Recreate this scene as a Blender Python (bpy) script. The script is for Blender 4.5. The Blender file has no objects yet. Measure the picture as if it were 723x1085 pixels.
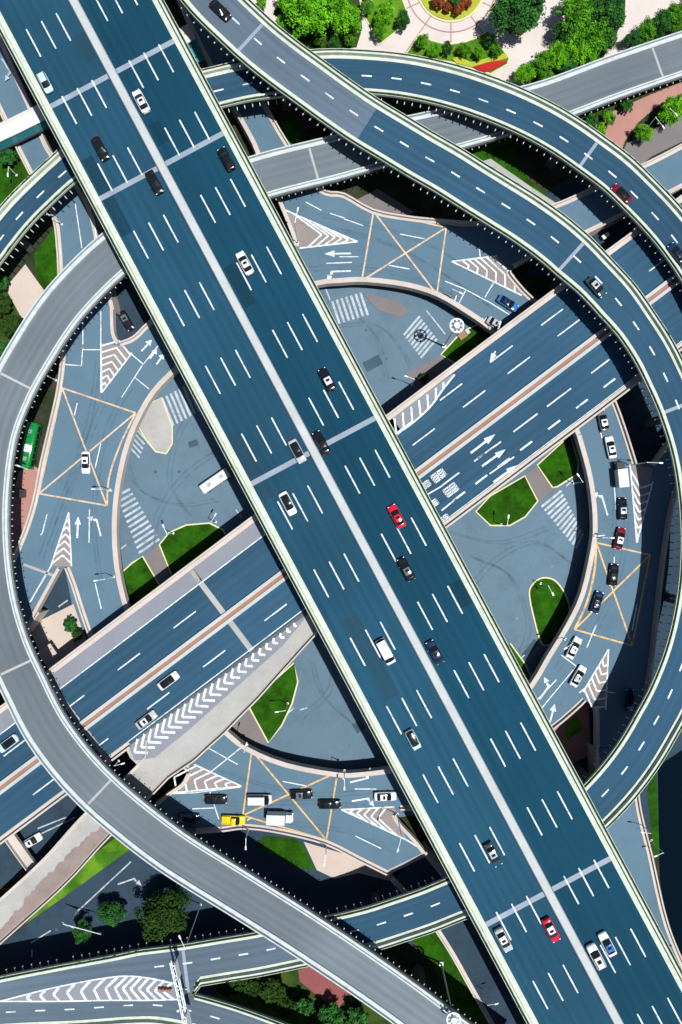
import bpy, bmesh, math, random
from mathutils import Vector, Matrix
from mathutils.geometry import tessellate_polygon
R = math.radians
random.seed(7)
SC = bpy.context.scene
COL = SC.collection

# ------------------------------------------------------------------ camera, sky, sun, exposure
H = 157.0                       # metres the camera hangs above the ground
FPX, CX, CY = 723.0, 361.5, 542.5
cam = bpy.data.cameras.new("camera"); co = bpy.data.objects.new("camera", cam); COL.objects.link(co)
co.location = (0, 0, H); co.rotation_euler = (0, 0, 0)
cam.sensor_fit = 'AUTO'; cam.sensor_width = 36; cam.lens = 36*723/1085.0
cam.clip_start = 1; cam.clip_end = 5000
SC.camera = co
EL = R(71.2)
sun_dir = Vector((0.912*math.cos(EL), -0.41*math.cos(EL), math.sin(EL))).normalized()   # towards the sun
world = bpy.data.worlds.new("World"); SC.world = world; world.use_nodes = True
nt = world.node_tree; bg = nt.nodes['Background']
sky = nt.nodes.new('ShaderNodeTexSky'); sky.sky_type = 'NISHITA'; sky.sun_disc = False
sky.sun_elevation = EL; sky.sun_rotation = math.atan2(sun_dir.x, sun_dir.y)
nt.links.new(sky.outputs[0], bg.inputs[0]); bg.inputs[1].default_value = 0.05
sl = bpy.data.lights.new("sun", 'SUN'); sl.energy = 4.6; sl.angle = R(0.5); sl.color = (1.0, 0.965, 0.91)
so = bpy.data.objects.new("sun", sl); COL.objects.link(so)
so.rotation_euler = (-sun_dir).to_track_quat('-Z', 'Y').to_euler(); so.location = (60, -50, 150)
SC.view_settings.view_transform = 'Standard'
try: SC.view_settings.look = 'None'
except Exception: pass
SC.view_settings.exposure = 0.64; SC.view_settings.gamma = 1

# ------------------------------------------------------------------ helpers
ZS = .77                        # deck heights below are given before this factor
def U(px, py, z=0.0):
    k = (H-z)/FPX
    return Vector(((px-CX)*k, -(py-CY)*k, z))

def S(r, g, b):                 # sRGB 0-255 to linear
    f = lambda c: (c/255/12.92) if c/255 <= .04045 else ((c/255+.055)/1.055)**2.4
    return (f(r), f(g), f(b), 1)

def sc4(c, k): return (c[0]*k, c[1]*k, c[2]*k, 1)

MATS = {}
def mat(name, col, rough=.8, noise=.25, nscale=.35, fine=2.5, streak=0.0, metal=0.0, spec=.3, coat=0.0, stains=0.0, col2=None):
    m = bpy.data.materials.new(name); m.use_nodes = True
    n = m.node_tree.nodes; l = m.node_tree.links
    b = n['Principled BSDF']
    b.inputs['Roughness'].default_value = rough; b.inputs['Metallic'].default_value = metal
    b.inputs['Specular IOR Level'].default_value = spec
    b.inputs['Coat Weight'].default_value = coat; b.inputs['Coat Roughness'].default_value = .05
    if noise <= 0 and streak <= 0 and col2 is None:
        b.inputs['Base Color'].default_value = col; MATS[name] = m; return m
    geo = n.new('ShaderNodeNewGeometry')
    n1 = n.new('ShaderNodeTexNoise'); n1.inputs['Scale'].default_value = nscale*.12; n1.inputs['Detail'].default_value = 7
    n1.inputs['Roughness'].default_value = .62
    n2 = n.new('ShaderNodeTexNoise'); n2.inputs['Scale'].default_value = fine; n2.inputs['Detail'].default_value = 4
    l.new(geo.outputs['Position'], n1.inputs['Vector']); l.new(geo.outputs['Position'], n2.inputs['Vector'])
    def mad(sock, k, o):
        a = n.new('ShaderNodeMath'); a.operation = 'MULTIPLY_ADD'
        l.new(sock, a.inputs[0]); a.inputs[1].default_value = k; a.inputs[2].default_value = o; return a.outputs[0]
    def mul(x, y):
        a = n.new('ShaderNodeMath'); a.operation = 'MULTIPLY'; l.new(x, a.inputs[0]); l.new(y, a.inputs[1]); return a.outputs[0]
    f = mul(mad(n1.outputs['Fac'], noise*2.6, 1-noise*1.3), mad(n2.outputs['Fac'], noise*1.1, 1-noise*.55))
    if streak > 0:
        uv = n.new('ShaderNodeUVMap'); mp = n.new('ShaderNodeMapping')
        mp.inputs['Scale'].default_value = (1.15, .018, 1)
        n3 = n.new('ShaderNodeTexNoise'); n3.inputs['Scale'].default_value = 1.0; n3.inputs['Detail'].default_value = 5
        l.new(uv.outputs[0], mp.inputs[0]); l.new(mp.outputs[0], n3.inputs['Vector'])
        f = mul(f, mad(n3.outputs['Fac'], streak*2.4, 1-streak*1.2))
        sp = n.new('ShaderNodeSeparateXYZ'); l.new(uv.outputs[0], sp.inputs[0])       # wheel paths, worn lighter or darker along the lane
        ms = n.new('ShaderNodeMath'); ms.operation = 'SINE'; l.new(mad(sp.outputs[0], 2*math.pi/1.72, .9), ms.inputs[0])
        mp2 = n.new('ShaderNodeMapping'); mp2.inputs['Scale'].default_value = (.28, .02, 1); l.new(uv.outputs[0], mp2.inputs[0])
        n6 = n.new('ShaderNodeTexNoise'); n6.inputs['Scale'].default_value = 1.0; n6.inputs['Detail'].default_value = 3; l.new(mp2.outputs[0], n6.inputs['Vector'])
        f = mul(f, mad(mul(ms.outputs[0], mad(n6.outputs['Fac'], 1.6, -.35)), .11, 1.0))
        n7 = n.new('ShaderNodeTexNoise'); n7.inputs['Scale'].default_value = .018; n7.inputs['Detail'].default_value = 2; l.new(geo.outputs['Position'], n7.inputs['Vector'])
        f = mul(f, mad(n7.outputs['Fac'], .9, .55))
    if stains > 0:
        n4 = n.new('ShaderNodeTexNoise'); n4.inputs['Scale'].default_value = .16; n4.inputs['Detail'].default_value = 8
        n4.inputs['Roughness'].default_value = .7
        l.new(geo.outputs['Position'], n4.inputs['Vector'])
        rp = n.new('ShaderNodeValToRGB'); rp.color_ramp.elements[0].position = .38; rp.color_ramp.elements[1].position = .52
        rp.color_ramp.elements[0].color = (1-stains,)*3+(1,); rp.color_ramp.elements[1].color = (1, 1, 1, 1)
        l.new(n4.outputs['Fac'], rp.inputs[0]); f = mul(f, rp.outputs[0])
    mx = n.new('ShaderNodeMix'); mx.data_type = 'RGBA'; mx.blend_type = 'MULTIPLY'; mx.inputs[0].default_value = 1
    if col2 is not None:
        n5 = n.new('ShaderNodeTexNoise'); n5.inputs['Scale'].default_value = .22; n5.inputs['Detail'].default_value = 6
        l.new(geo.outputs['Position'], n5.inputs['Vector'])
        rp = n.new('ShaderNodeValToRGB'); rp.color_ramp.elements[0].position = .42; rp.color_ramp.elements[1].position = .6
        rp.color_ramp.elements[0].color = col; rp.color_ramp.elements[1].color = col2
        l.new(n5.outputs['Fac'], rp.inputs[0]); l.new(rp.outputs[0], mx.inputs[6])
    else:
        mx.inputs[6].default_value = col
    l.new(f, mx.inputs[7]); l.new(mx.outputs[2], b.inputs['Base Color'])
    bp = n.new('ShaderNodeBump'); bp.inputs['Strength'].default_value = .15; bp.inputs['Distance'].default_value = .02
    l.new(n2.outputs['Fac'], bp.inputs['Height']); l.new(bp.outputs[0], b.inputs['Normal'])
    MATS[name] = m; return m

K = .40; KL = .52
mat('asphalt_main_west', sc4(S(44, 98, 128), .38), .9, .14, .5, 3, streak=.2, spec=.1)
mat('asphalt_main', sc4(S(26, 84, 112), .38), .9, .14, .5, 3, streak=.2, spec=.1)
mat('asphalt_ramp', sc4(S(60, 102, 132), .39), .9, .16, .5, 3, streak=.22, spec=.1)
mat('asphalt_ring', sc4(S(114, 148, 172), .42), .9, .13, .3, 3, stains=.07, spec=.1)
mat('asphalt_cross', sc4(S(66, 110, 142), .39), .9, .16, .5, 3, streak=.2, spec=.1)
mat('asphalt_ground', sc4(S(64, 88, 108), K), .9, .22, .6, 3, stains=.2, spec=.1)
mat('plaza_asphalt', sc4(S(120, 150, 172), .42), .9, .14, .25, 2, stains=.10, spec=.1)
mat('concrete_road', sc4(S(136, 152, 164), .37), .9, .14, .6, 3, streak=.20)
mat('slip_concrete', sc4(S(202, 203, 202), .46), .9, .2, .9, 2, stains=.1)
mat('asphalt_pale', sc4(S(108, 128, 148), .46), .9, .16, .5, 3, streak=.22, spec=.1)
mat('shoulder', sc4(S(150, 156, 170), .5), .9, .16, .8, 2)
mat('parapet', sc4(S(218, 230, 216), KL), .8, .3, 5, .9)
mat('parapet_plain', sc4(S(212, 224, 228), KL), .8, .26, 5, .9)
mat('kerb_pink', sc4(S(218, 209, 202), KL), .85, .2, 1.5, 1.5)
mat('median_stone', sc4(S(204, 212, 216), KL), .85, .16, 1.5, 1.5)
mat('median_brick', sc4(S(200, 150, 125), K), .85, .2, 1.5, 1.5)
mat('deck_side', sc4(S(120, 122, 122), K), .9, .25, 1, 1)
mat('paint_white', (.52, .58, .62, 1), .6, .25, 2, 4)
mat('paint_thin', (.30, .35, .40, 1), .6, .35, 2, 4)
mat('paint_cream', (.46, .34, .23, 1), .6, .25, 2, 4)
mat('paint_orange', (.46, .30, .11, 1), .6, .25, 2, 4)
mat('joint', sc4(S(160, 176, 194), .5), .7, .25, 2, 3)
mat('gore_grey', sc4(S(172, 164, 164), .42), .9, .2, .8, 2)
mat('hedge', (.012, .034, .010, 1), .9, .5, 3, 1.6)
mat('ground', (.018, .028, .012, 1), .95, .5, .8, 1.2, col2=(.035, .034, .024, 1), spec=.03)
mat('lawn', (.015, .068, .003, 1), .95, .6, 4, 1.4, col2=(.011, .040, .003, 1), spec=.03)
mat('lawn_bright', (.075, .17, .012, 1), .95, .4, 2, 2.2, col2=(.03, .10, .008, 1), spec=.03)
mat('shrub_ground', (.020, .04, .010, 1), .95, .5, 2, 1.6, col2=(.03, .05, .010, 1), spec=.03)
mat('lawn_kerb', (.45, .42, .27, 1), .9, .2, 1, 1)
mat('pink_paving', sc4(S(230, 221, 217), KL), .9, .15, 1, 3)
mat('brick_path', sc4(S(214, 160, 150), K), .9, .2, 1, 3)
mat('beige_paving', sc4(S(216, 202, 192), KL), .9, .15, 1, 3)
mat('grey_paving', sc4(S(150, 145, 148), K), .9, .2, 1, 3)
mat('maroon_paving', (.16, .05, .05, 1), .9, .2, 1, 3)
mat('water', (.0015, .005, .010, 1), .9, 0, spec=0)
mat('flower_yellow', (.26, .28, .02, 1), .9, .4, 4, 2.5)
mat('flower_red', (.28, .008, .008, 1), .9, .4, 4, 2.5)
mat('steel_white', (.55, .6, .62, 1), .45, .1, 2, 2, metal=.1)
mat('steel_grey', (.25, .28, .30, 1), .45, .1, 2, 2, metal=.5)
mat('steel_dark', (.05, .055, .06, 1), .5, 0)
mat('sign_blue', (.02, .10, .32, 1), .4, 0)
mat('lamp_glass', (.75, .78, .75, 1), .2, 0)
mat('roof_white', sc4(S(238, 240, 238), KL), .7, .12, 1.2, 1)
mat('teal_glass', (.03, .22, .26, 1), .15, 0)
mat('bark', (.09, .06, .04, 1), .9, .3, 2, 2)
mat('tyre', (.012, .012, .013, 1), .8, 0)
mat('glass', (.006, .009, .012, 1), .06, 0, spec=.5)
mat('headlight', (.75, .78, .8, 1), .15, 0)
mat('taillight', (.35, .01, .01, 1), .25, 0)
mat('plastic_dark', (.02, .02, .022, 1), .5, 0)
mat('skin', (.45, .27, .18, 1), .6, 0)

def worn(name, cut0, cut1, scale, amount):       # alpha eaten away by a fine noise
    m = MATS[name]; n = m.node_tree.nodes; l = m.node_tree.links; b = n['Principled BSDF']
    geo = n.new('ShaderNodeNewGeometry'); a = n.new('ShaderNodeTexNoise'); a.inputs['Scale'].default_value = scale; a.inputs['Detail'].default_value = 6; a.inputs['Roughness'].default_value = .7
    l.new(geo.outputs['Position'], a.inputs['Vector']); r = n.new('ShaderNodeValToRGB')
    r.color_ramp.elements[0].position = cut0; r.color_ramp.elements[1].position = cut1
    r.color_ramp.elements[0].color = (amount[0],)*3+(1,); r.color_ramp.elements[1].color = (amount[1],)*3+(1,)
    l.new(a.outputs['Fac'], r.inputs[0]); l.new(r.outputs[0], b.inputs['Alpha'])
for _n in ('paint_white', 'paint_thin', 'paint_cream', 'paint_orange'): worn(_n, .34, .52, .9, (.45, .97))
mat('tyre_mark', (.012, .02, .03, 1), .9, 0, spec=.05); worn('tyre_mark', .35, .7, .5, (.0, .17))
mat('patch_dark', sc4(S(40, 84, 106), .34), .9, .2, .5, 3, spec=.1); mat('patch_light', sc4(S(70, 106, 124), .42), .9, .2, .5, 3, spec=.1)
worn('patch_dark', .3, .7, .06, (.2, .5)); worn('patch_light', .3, .7, .06, (.12, .4))
mat('stain_brown', sc4(S(176, 160, 156), .42), .95, .25, 2, 2)

def foliage(name, c1, c2):
    m = bpy.data.materials.new(name); m.use_nodes = True
    n = m.node_tree.nodes; l = m.node_tree.links; b = n['Principled BSDF']
    b.inputs['Roughness'].default_value = .7; b.inputs['Specular IOR Level'].default_value = .06
    at = n.new('ShaderNodeAttribute'); at.attribute_name = 'tone'
    rp = n.new('ShaderNodeValToRGB'); rp.color_ramp.elements[0].color = c1; rp.color_ramp.elements[1].color = c2
    l.new(at.outputs['Fac'], rp.inputs[0]); l.new(rp.outputs[0], b.inputs['Base Color'])
    MATS[name] = m
foliage('leaf_bright', (.02, .10, .004, 1), (.15, .46, .012, 1))
foliage('leaf_mid', (.012, .06, .005, 1), (.10, .32, .014, 1))
foliage('leaf_dark', (.006, .03, .009, 1), (.035, .15, .025, 1))
foliage('leaf_olive', (.006, .022, .004, 1), (.028, .065, .01, 1))
foliage('leaf_rust', (.10, .02, .008, 1), (.28, .08, .03, 1))
foliage('leaf_lime', (.08, .14, .01, 1), (.28, .38, .02, 1))

def tag(o, label=None, cat=None, group=None, kind=None):
    if label: o['label'] = label
    if cat: o['category'] = cat
    if group: o['group'] = group
    if kind: o['kind'] = kind
    return o

def empty(name, loc=(0, 0, 0), rz=0.0):
    o = bpy.data.objects.new(name, None); COL.objects.link(o)
    o.location = loc; o.rotation_euler = (0, 0, rz); o.empty_display_size = .5
    return o

class MB:
    def __init__(s): s.v = []; s.f = []; s.uv = {}; s.mi = []; s.cur = 0; s.smooth = False
    def poly(s, pts, uvs=None):
        b = len(s.v); s.v += [tuple(p) for p in pts]; s.f.append(tuple(range(b, b+len(pts)))); s.mi.append(s.cur)
        if uvs: s.uv[len(s.f)-1] = uvs
    def box(s, cx, cy, z0, z1, lx, ly, rz=0.0, taper=1.0):
        c, n = math.cos(rz), math.sin(rz); P = []
        for z, t in ((z0, 1), (z1, taper)):
            for sx, sy in ((-1, -1), (1, -1), (1, 1), (-1, 1)):
                x, y = sx*lx/2*t, sy*ly/2*t
                P.append((cx+x*c-y*n, cy+x*n+y*c, z))
        b = len(s.v); s.v += P
        for q in ((3, 2, 1, 0), (4, 5, 6, 7), (0, 1, 5, 4), (1, 2, 6, 5), (2, 3, 7, 6), (3, 0, 4, 7)):
            s.f.append(tuple(b+i for i in q)); s.mi.append(s.cur)
    def tube(s, a, bb, r0, r1=None, n=8, cap=True):
        a = Vector(a); bb = Vector(bb); r1 = r0 if r1 is None else r1
        d = (bb-a).normalized(); u = d.orthogonal().normalized(); w = d.cross(u)
        b = len(s.v)
        for p, r in ((a, r0), (bb, r1)):
            for i in range(n):
                t = 2*math.pi*i/n; s.v.append(tuple(p+u*math.cos(t)*r+w*math.sin(t)*r))
        for i in range(n):
            j = (i+1) % n; s.f.append((b+i, b+j, b+n+j, b+n+i)); s.mi.append(s.cur)
        if cap:
            s.f.append(tuple(b+i for i in reversed(range(n)))); s.mi.append(s.cur)
            s.f.append(tuple(b+n+i for i in range(n))); s.mi.append(s.cur)
    def sweep(s, rings, closed=True, uvrow=None):   # rings: list of equal-length point lists
        b = len(s.v); m = len(rings[0])
        for r in rings: s.v += [tuple(p) for p in r]
        for i in range(len(rings)-1):
            for j in range(m if closed else m-1):
                k = (j+1) % m
                s.f.append((b+i*m+j, b+(i+1)*m+j, b+(i+1)*m+k, b+i*m+k)); s.mi.append(s.cur)
        if closed:
            s.f.append(tuple(b+j for j in range(m))); s.mi.append(s.cur)
            s.f.append(tuple(b+(len(rings)-1)*m+j for j in reversed(range(m)))); s.mi.append(s.cur)
    def build(s, name, m, parent=None, tone=None):
        me = bpy.data.meshes.new(name); me.from_pydata(s.v, [], s.f)
        ms = m if isinstance(m, (list, tuple)) else [m]
        for x in ms: me.materials.append(MATS[x] if isinstance(x, str) else x)
        if len(ms) > 1:
            for p, i in zip(me.polygons, s.mi): p.material_index = i
        if s.uv:
            ul = me.uv_layers.new(name='UVMap')
            for p in me.polygons:
                q = s.uv.get(p.index)
                if q:
                    for k, li in enumerate(p.loop_indices): ul.data[li].uv = q[k]
        if tone is not None:
            a = me.attributes.new('tone', 'FLOAT', 'FACE')
            for i, t in enumerate(tone): a.data[i].value = t
        if s.smooth:
            for p in me.polygons: p.use_smooth = True
        me.update()
        o = bpy.data.objects.new(name, me); COL.objects.link(o)
        if parent: o.parent = parent
        return o

def spline(ctrl, step=1.5):
    """ctrl: (px,py,z) -> world polyline, evenly spaced."""
    P = [Vector(c[:3]) for c in ctrl]
    X = [tuple(c[3:]) for c in ctrl]
    P = [P[0]*2-P[1]] + P + [P[-1]*2-P[-2]]
    out = []; ex = []
    for i in range(1, len(P)-2):
        p0, p1, p2, p3 = P[i-1:i+3]
        t0 = 0; t1 = t0+max(1e-3, (p1-p0).length)**.5; t2 = t1+max(1e-3, (p2-p1).length)**.5; t3 = t2+max(1e-3, (p3-p2).length)**.5
        for k in range(12):
            t = t1+(t2-t1)*k/12
            a1 = (t1-t)/(t1-t0)*p0+(t-t0)/(t1-t0)*p1; a2 = (t2-t)/(t2-t1)*p1+(t-t1)/(t2-t1)*p2; a3 = (t3-t)/(t3-t2)*p2+(t-t2)/(t3-t2)*p3
            b1 = (t2-t)/(t2-t0)*a1+(t-t0)/(t2-t0)*a2; b2 = (t3-t)/(t3-t1)*a2+(t-t1)/(t3-t1)*a3
            out.append((t2-t)/(t2-t1)*b1+(t-t1)/(t2-t1)*b2)
            ex.append(tuple(u+(v-u)*k/12 for u, v in zip(X[i-1], X[i])))
    out.append(P[-2]); ex.append(X[-1])
    W = [U(p.x, p.y, p.z*ZS) for p in out]
    L = [0]
    for a, b in zip(W, W[1:]): L.append(L[-1]+(b-a).length)
    n = max(2, int(L[-1]/step)); res = []; re = []; j = 0
    for i in range(n+1):
        d = L[-1]*i/n
        while j < len(L)-2 and L[j+1] < d: j += 1
        f = (d-L[j])/max(1e-6, L[j+1]-L[j]); res.append(W[j].lerp(W[j+1], f)); re.append(tuple(u+(v-u)*f for u, v in zip(ex[j], ex[j+1])))
    return res, re

class Line:
    def __init__(s, ctrl, step=1.5):
        s.P, s.E = spline(ctrl, step); s.n = len(s.P); s.N = []; s.L = [0]
        for i in range(s.n):
            t = s.P[min(i+1, s.n-1)]-s.P[max(i-1, 0)]; t.z = 0; t.normalize()
            s.N.append(Vector((t.y, -t.x, 0)))           # right-hand side
        for a, b in zip(s.P, s.P[1:]): s.L.append(s.L[-1]+(b-a).length)
    def at(s, d):
        d = max(0, min(d, s.L[-1]-1e-4)); i = 0
        lo, hi = 0, s.n-1
        while hi-lo > 1:
            m = (lo+hi)//2
            if s.L[m] <= d: lo = m
            else: hi = m
        f = (d-s.L[lo])/max(1e-6, s.L[hi]-s.L[lo])
        return s.P[lo].lerp(s.P[hi], f), s.N[lo].lerp(s.N[hi], f).normalized()
    def pt(s, d, off, dz=0.0):
        p, n = s.at(d); return p+n*off+Vector((0, 0, dz))
    def near(s, px, py):
        best = min(range(s.n), key=lambda i: (s.P[i]-U(px, py, s.P[i].z)).length)
        return s.L[best]
    def zat(s, px, py): return s.at(s.near(px, py))[0].z
    def edge(s, d, side):           # side 0: the negative offset, 1: the positive one
        i = min(range(s.n), key=lambda k: abs(s.L[k]-d)); return s.E[i][side]
    def vsweep(s, mb, prof, i0=0, i1=None):     # prof(a, b) gives the section for the local edge offsets
        i1 = s.n if i1 is None else i1
        if i1-i0 > 1: mb.sweep([s.ring(i, prof(*s.E[i])) for i in range(i0, i1)])
    def ring(s, i, prof): return [s.P[i]+s.N[i]*d+Vector((0, 0, z)) for d, z in prof]
    def sweep(s, mb, prof, i0=0, i1=None):
        i1 = s.n if i1 is None else i1
        mb.sweep([s.ring(i, prof) for i in range(i0, i1)])
    def ribbon(s, mb, d0, d1, off0, off1, dz, seg=1.5):
        n = max(1, int((d1-d0)/seg+.5)); prev = None
        for i in range(n+1):
            d = d0+(d1-d0)*i/n
            a = s.pt(d, off0, dz); b = s.pt(d, off1, dz)
            if prev: mb.poly([prev[0], a, b, prev[1]][::-1], [(off0, prev[2]), (off0, d), (off1, d), (off1, prev[2])][::-1])
            prev = (a, b, d)

MZ = .02      # height of paint above the road
def quad(mb, p, q, w, z):
    """painted line between two photo points at height z"""
    a = U(p[0], p[1], z+MZ); b = U(q[0], q[1], z+MZ); d = (b-a).normalized(); n = Vector((-d.y, d.x, 0))*w/2
    mb.poly([a-n, b-n, b+n, a+n])
def pathline(mb, pts, w, z):
    W = [U(p[0], p[1], z+MZ) for p in pts]
    prev = None
    for i, p in enumerate(W):
        t = (W[min(i+1, len(W)-1)]-W[max(i-1, 0)]).normalized(); n = Vector((-t.y, t.x, 0))*w/2
        if prev: mb.poly([prev[0], p-n, p+n, prev[1]])
        prev = (p-n, p+n)
def curve(pts, k=8):
    P = [Vector((p[0], p[1], 0)) for p in pts]; P = [P[0]*2-P[1]]+P+[P[-1]*2-P[-2]]; out = []
    for i in range(1, len(P)-2):
        for j in range(k):
            t = j/k; a, b, c, d = P[i-1:i+3]
            v = .5*((2*b)+(-a+c)*t+(2*a-5*b+4*c-d)*t*t+(-a+3*b-3*c+d)*t**3); out.append((v.x, v.y))
    out.append((P[-2].x, P[-2].y)); return out
def polyline_edges(mb, pts, w, z):
    for a, b in zip(pts, pts[1:]): quad(mb, a, b, w, z)
def lerp2(a, b, t): return (a[0]+(b[0]-a[0])*t, a[1]+(b[1]-a[1])*t)
def chevrons(mb, apex, bl, br, n, z, lean, w=.36, outline=True, t0=.18, t1=1.0):
    """striped gore between the lines apex-bl and apex-br; lean>0 points at the apex"""
    if outline:
        quad(mb, apex, bl, .3, z); quad(mb, apex, br, .3, z+.004)
    for i in range(n):
        t = t0+(t1-t0)*i/max(1, n-1)
        l = lerp2(apex, bl, t); r = lerp2(apex, br, t); m = lerp2(apex, lerp2(bl, br, .5), max(.02, t-lean*(t*.5+.15)))
        quad(mb, l, m, w, z+.008); quad(mb, m, r, w, z+.012)
def arrow(mb, p, q, z, turn=0, w=.35, hw=.75):
    a = U(p[0], p[1], z+MZ+.004); b = U(q[0], q[1], z+MZ+.004); d = (b-a); L = d.length; d.normalize(); n = Vector((-d.y, d.x, 0))
    if turn == 0:
        h = a+d*(L*.62)
        mb.poly([a-n*w/2, h-n*w/2, h+n*w/2, a+n*w/2]); mb.poly([h-n*hw, b, h+n*hw])
    else:
        s = n*turn; h = a+d*(L*.72)
        mb.poly([a-n*w/2, h-n*w/2, h+n*w/2, a+n*w/2])
        e = h+s*(hw*1.2)+d*(L*.12); c = Vector((0, 0, .004))
        mb.poly([h-d*w*.5-s*w/2+c, h+s*hw*.8+d*(L*.0)+c, e+c, h+d*w-s*w/2+c] if turn < 0 else [h-d*w*.5-s*w/2+c, h+s*hw*.8+c, e+c, h+d*w-s*w/2+c])
        t = (s+d*.5).normalized(); k = Vector((-t.y, t.x, 0))
        mb.poly([e-k*hw*.8+c*2, e+t*L*.26+c*2, e+k*hw*.8+c*2])
def crosswalk(mb, p0, p1, vec, n, z, w=.5, vec1=None):
    vec1 = vec1 or vec
    for i in range(n):
        t = i/(n-1); p = lerp2(p0, p1, t); v = lerp2(vec, vec1, t)
        quad(mb, p, (p[0]+v[0], p[1]+v[1]), w, z)
def glyph(mb, c, d, z, kind=0, s=1.0):
    """a brush-like road character: bars across and one post; c centre, d reading direction in photo pixels"""
    o = U(c[0], c[1], z+MZ+.004); f = (U(c[0]+d[0], c[1]+d[1], z)-U(c[0], c[1], z)).normalized(); n = Vector((-f.y, f.x, 0))
    def bar(x0, y0, x1, y1, w=.16):
        a = o+(f*x0+n*y0)*s; b = o+(f*x1+n*y1)*s; t = (b-a).normalized(); k = Vector((-t.y, t.x, 0))*w*s; mb.poly([a-k, b-k, b+k, a+k])
    for y in (-.8, -.3, .25, .8): bar(-1.5, y, 1.5, y*(.9 if kind else 1))
    for x in (-1.4, 0, 1.3): bar(x, -.9, x, .9, .14)

def tri_poly(mb, outer, holes, z, uv=False, conv=True):
    loops = [[U(p[0], p[1], z) for p in outer]]+[[U(p[0], p[1], z) for p in h] for h in holes]
    flat = [v for l in loops for v in l]; b = len(mb.v); mb.v += [tuple(v) for v in flat]
    for t in tessellate_polygon([[Vector((v.x, v.y, 0)) for v in l] for l in loops]):
        a, c, d = [flat[i] for i in t]
        if (c-a).cross(d-a).z < 0: t = (t[0], t[2], t[1])
        mb.f.append(tuple(b+i for i in t)); mb.mi.append(mb.cur)
    return loops
def flat_area(name, pts, z, m, kind='structure', kerb=None, smoothed=False, label=None, cat=None):
    if smoothed: pts = curve(pts+[pts[0]])[:-1]
    mb = MB(); tri_poly(mb, pts, [], z)
    if z > .06:       # skirt so that a raised bed has sides
        W = [U(p[0], p[1], z) for p in pts]
        for a, b in zip(W, W[1:]+W[:1]): mb.poly([a, b, (b.x, b.y, 0), (a.x, a.y, 0)])
    o = mb.build(name, m); tag(o, label, cat, None, kind)
    if kerb:
        kb = MB(); W = [U(p[0], p[1], 0) for p in pts]
        n = len(W); cen = sum(W, Vector())/n
        area = sum(W[i].x*W[(i+1) % n].y-W[(i+1) % n].x*W[i].y for i in range(n)); sg = 1 if area > 0 else -1
        rings = []
        for i in range(n+1):
            i %= n; t = (W[(i+1) % n]-W[i-1]).normalized(); k = Vector((t.y, -t.x, 0))*sg
            rings.append([W[i]+k*.005+Vector((0, 0, z+.05)), W[i]+k*.35+Vector((0, 0, z+.05)), W[i]+k*.35+Vector((0, 0, .0)), W[i]+k*.005+Vector((0, 0, .0))])
        kb.sweep(rings); kb.build('kerb', kerb, o)
    return o

# ------------------------------------------------------------------ ground
mb = MB(); g = 1500
mb.poly([(-g, -g, 0), (g, -g, 0), (g, g, 0), (-g, g, 0)]); tag(mb.build('ground', 'ground'), kind='structure')
plaza = [(372+305*math.cos(t*math.pi/24), 566+305*math.sin(t*math.pi/24)) for t in range(48)]
flat_area('plaza_road', plaza, .02, 'plaza_asphalt')
# ------------------------------------------------------------------ ground surfaces
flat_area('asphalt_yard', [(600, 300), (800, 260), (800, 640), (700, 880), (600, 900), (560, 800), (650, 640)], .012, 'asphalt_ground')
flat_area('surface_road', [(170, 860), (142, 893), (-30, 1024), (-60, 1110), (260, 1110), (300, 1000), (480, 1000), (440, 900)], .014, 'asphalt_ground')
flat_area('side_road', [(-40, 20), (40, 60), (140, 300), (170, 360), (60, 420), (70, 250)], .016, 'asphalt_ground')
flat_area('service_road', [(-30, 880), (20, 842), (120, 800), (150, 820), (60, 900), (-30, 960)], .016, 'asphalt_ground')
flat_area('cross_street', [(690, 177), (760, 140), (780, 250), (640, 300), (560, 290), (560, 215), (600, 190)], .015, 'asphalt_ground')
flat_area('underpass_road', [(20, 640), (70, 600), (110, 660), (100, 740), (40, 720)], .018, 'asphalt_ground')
flat_area('water', [(697, 812), (760, 770), (1000, 760), (1000, 1300), (760, 1300), (712, 1010), (699, 930)], .03, 'water')
# park paving beside the flyovers and the beds on it
flat_area('park_paving', [(180, -90), (760, -90), (760, 30), (640, 85), (560, 118), (470, 92), (380, 80), (300, 60)], .03, 'pink_paving')
flat_area('brick_path', [(618, 150), (640, 122), (690, 100), (760, 72), (760, 118), (702, 108), (676, 130), (662, 150), (655, 172)], .032, 'brick_path')
flat_area('footway', [(655, 172), (664, 152), (690, 138), (760, 104), (760, 132), (690, 166), (676, 178)], .036, 'grey_paving')
flat_area('grass_verge', [(600, 122), (640, 104), (740, 62), (760, 66), (690, 98), (640, 122), (617, 148)], .04, 'shrub_ground')
flat_area('pink_footway', [(20, 500), (36, 492), (44, 500), (30, 560), (10, 600), (-4, 600)], .04, 'brick_path')
flat_area('grass_verge', [(-20, 150), (16, 143), (34, 182), (-10, 230), (-40, 230)], .05, 'lawn')
flat_area('grass_verge', [(36, 270), (64, 232), (66, 292), (50, 330), (40, 300)], .05, 'lawn')
flat_area('grass_verge', [(-40, 300), (8, 308), (30, 345), (0, 420), (-60, 420)], .05, 'shrub_ground', smoothed=True)
flat_area('beige_forecourt', [(6, 305), (27, 280), (50, 312), (30, 350)], .06, 'beige_paving')
flat_area('grass_strip', [(26, 980), (100, 905), (122, 888), (138, 900), (80, 942)], .12, 'lawn_bright')
flat_area('grass_verge', [(280, 886), (312, 888), (322, 896), (334, 922), (318, 920), (270, 896)], .06, 'lawn')
flat_area('footway', [(322, 892), (400, 915), (420, 935), (380, 925), (355, 931), (336, 922)], .05, 'beige_paving')
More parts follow.
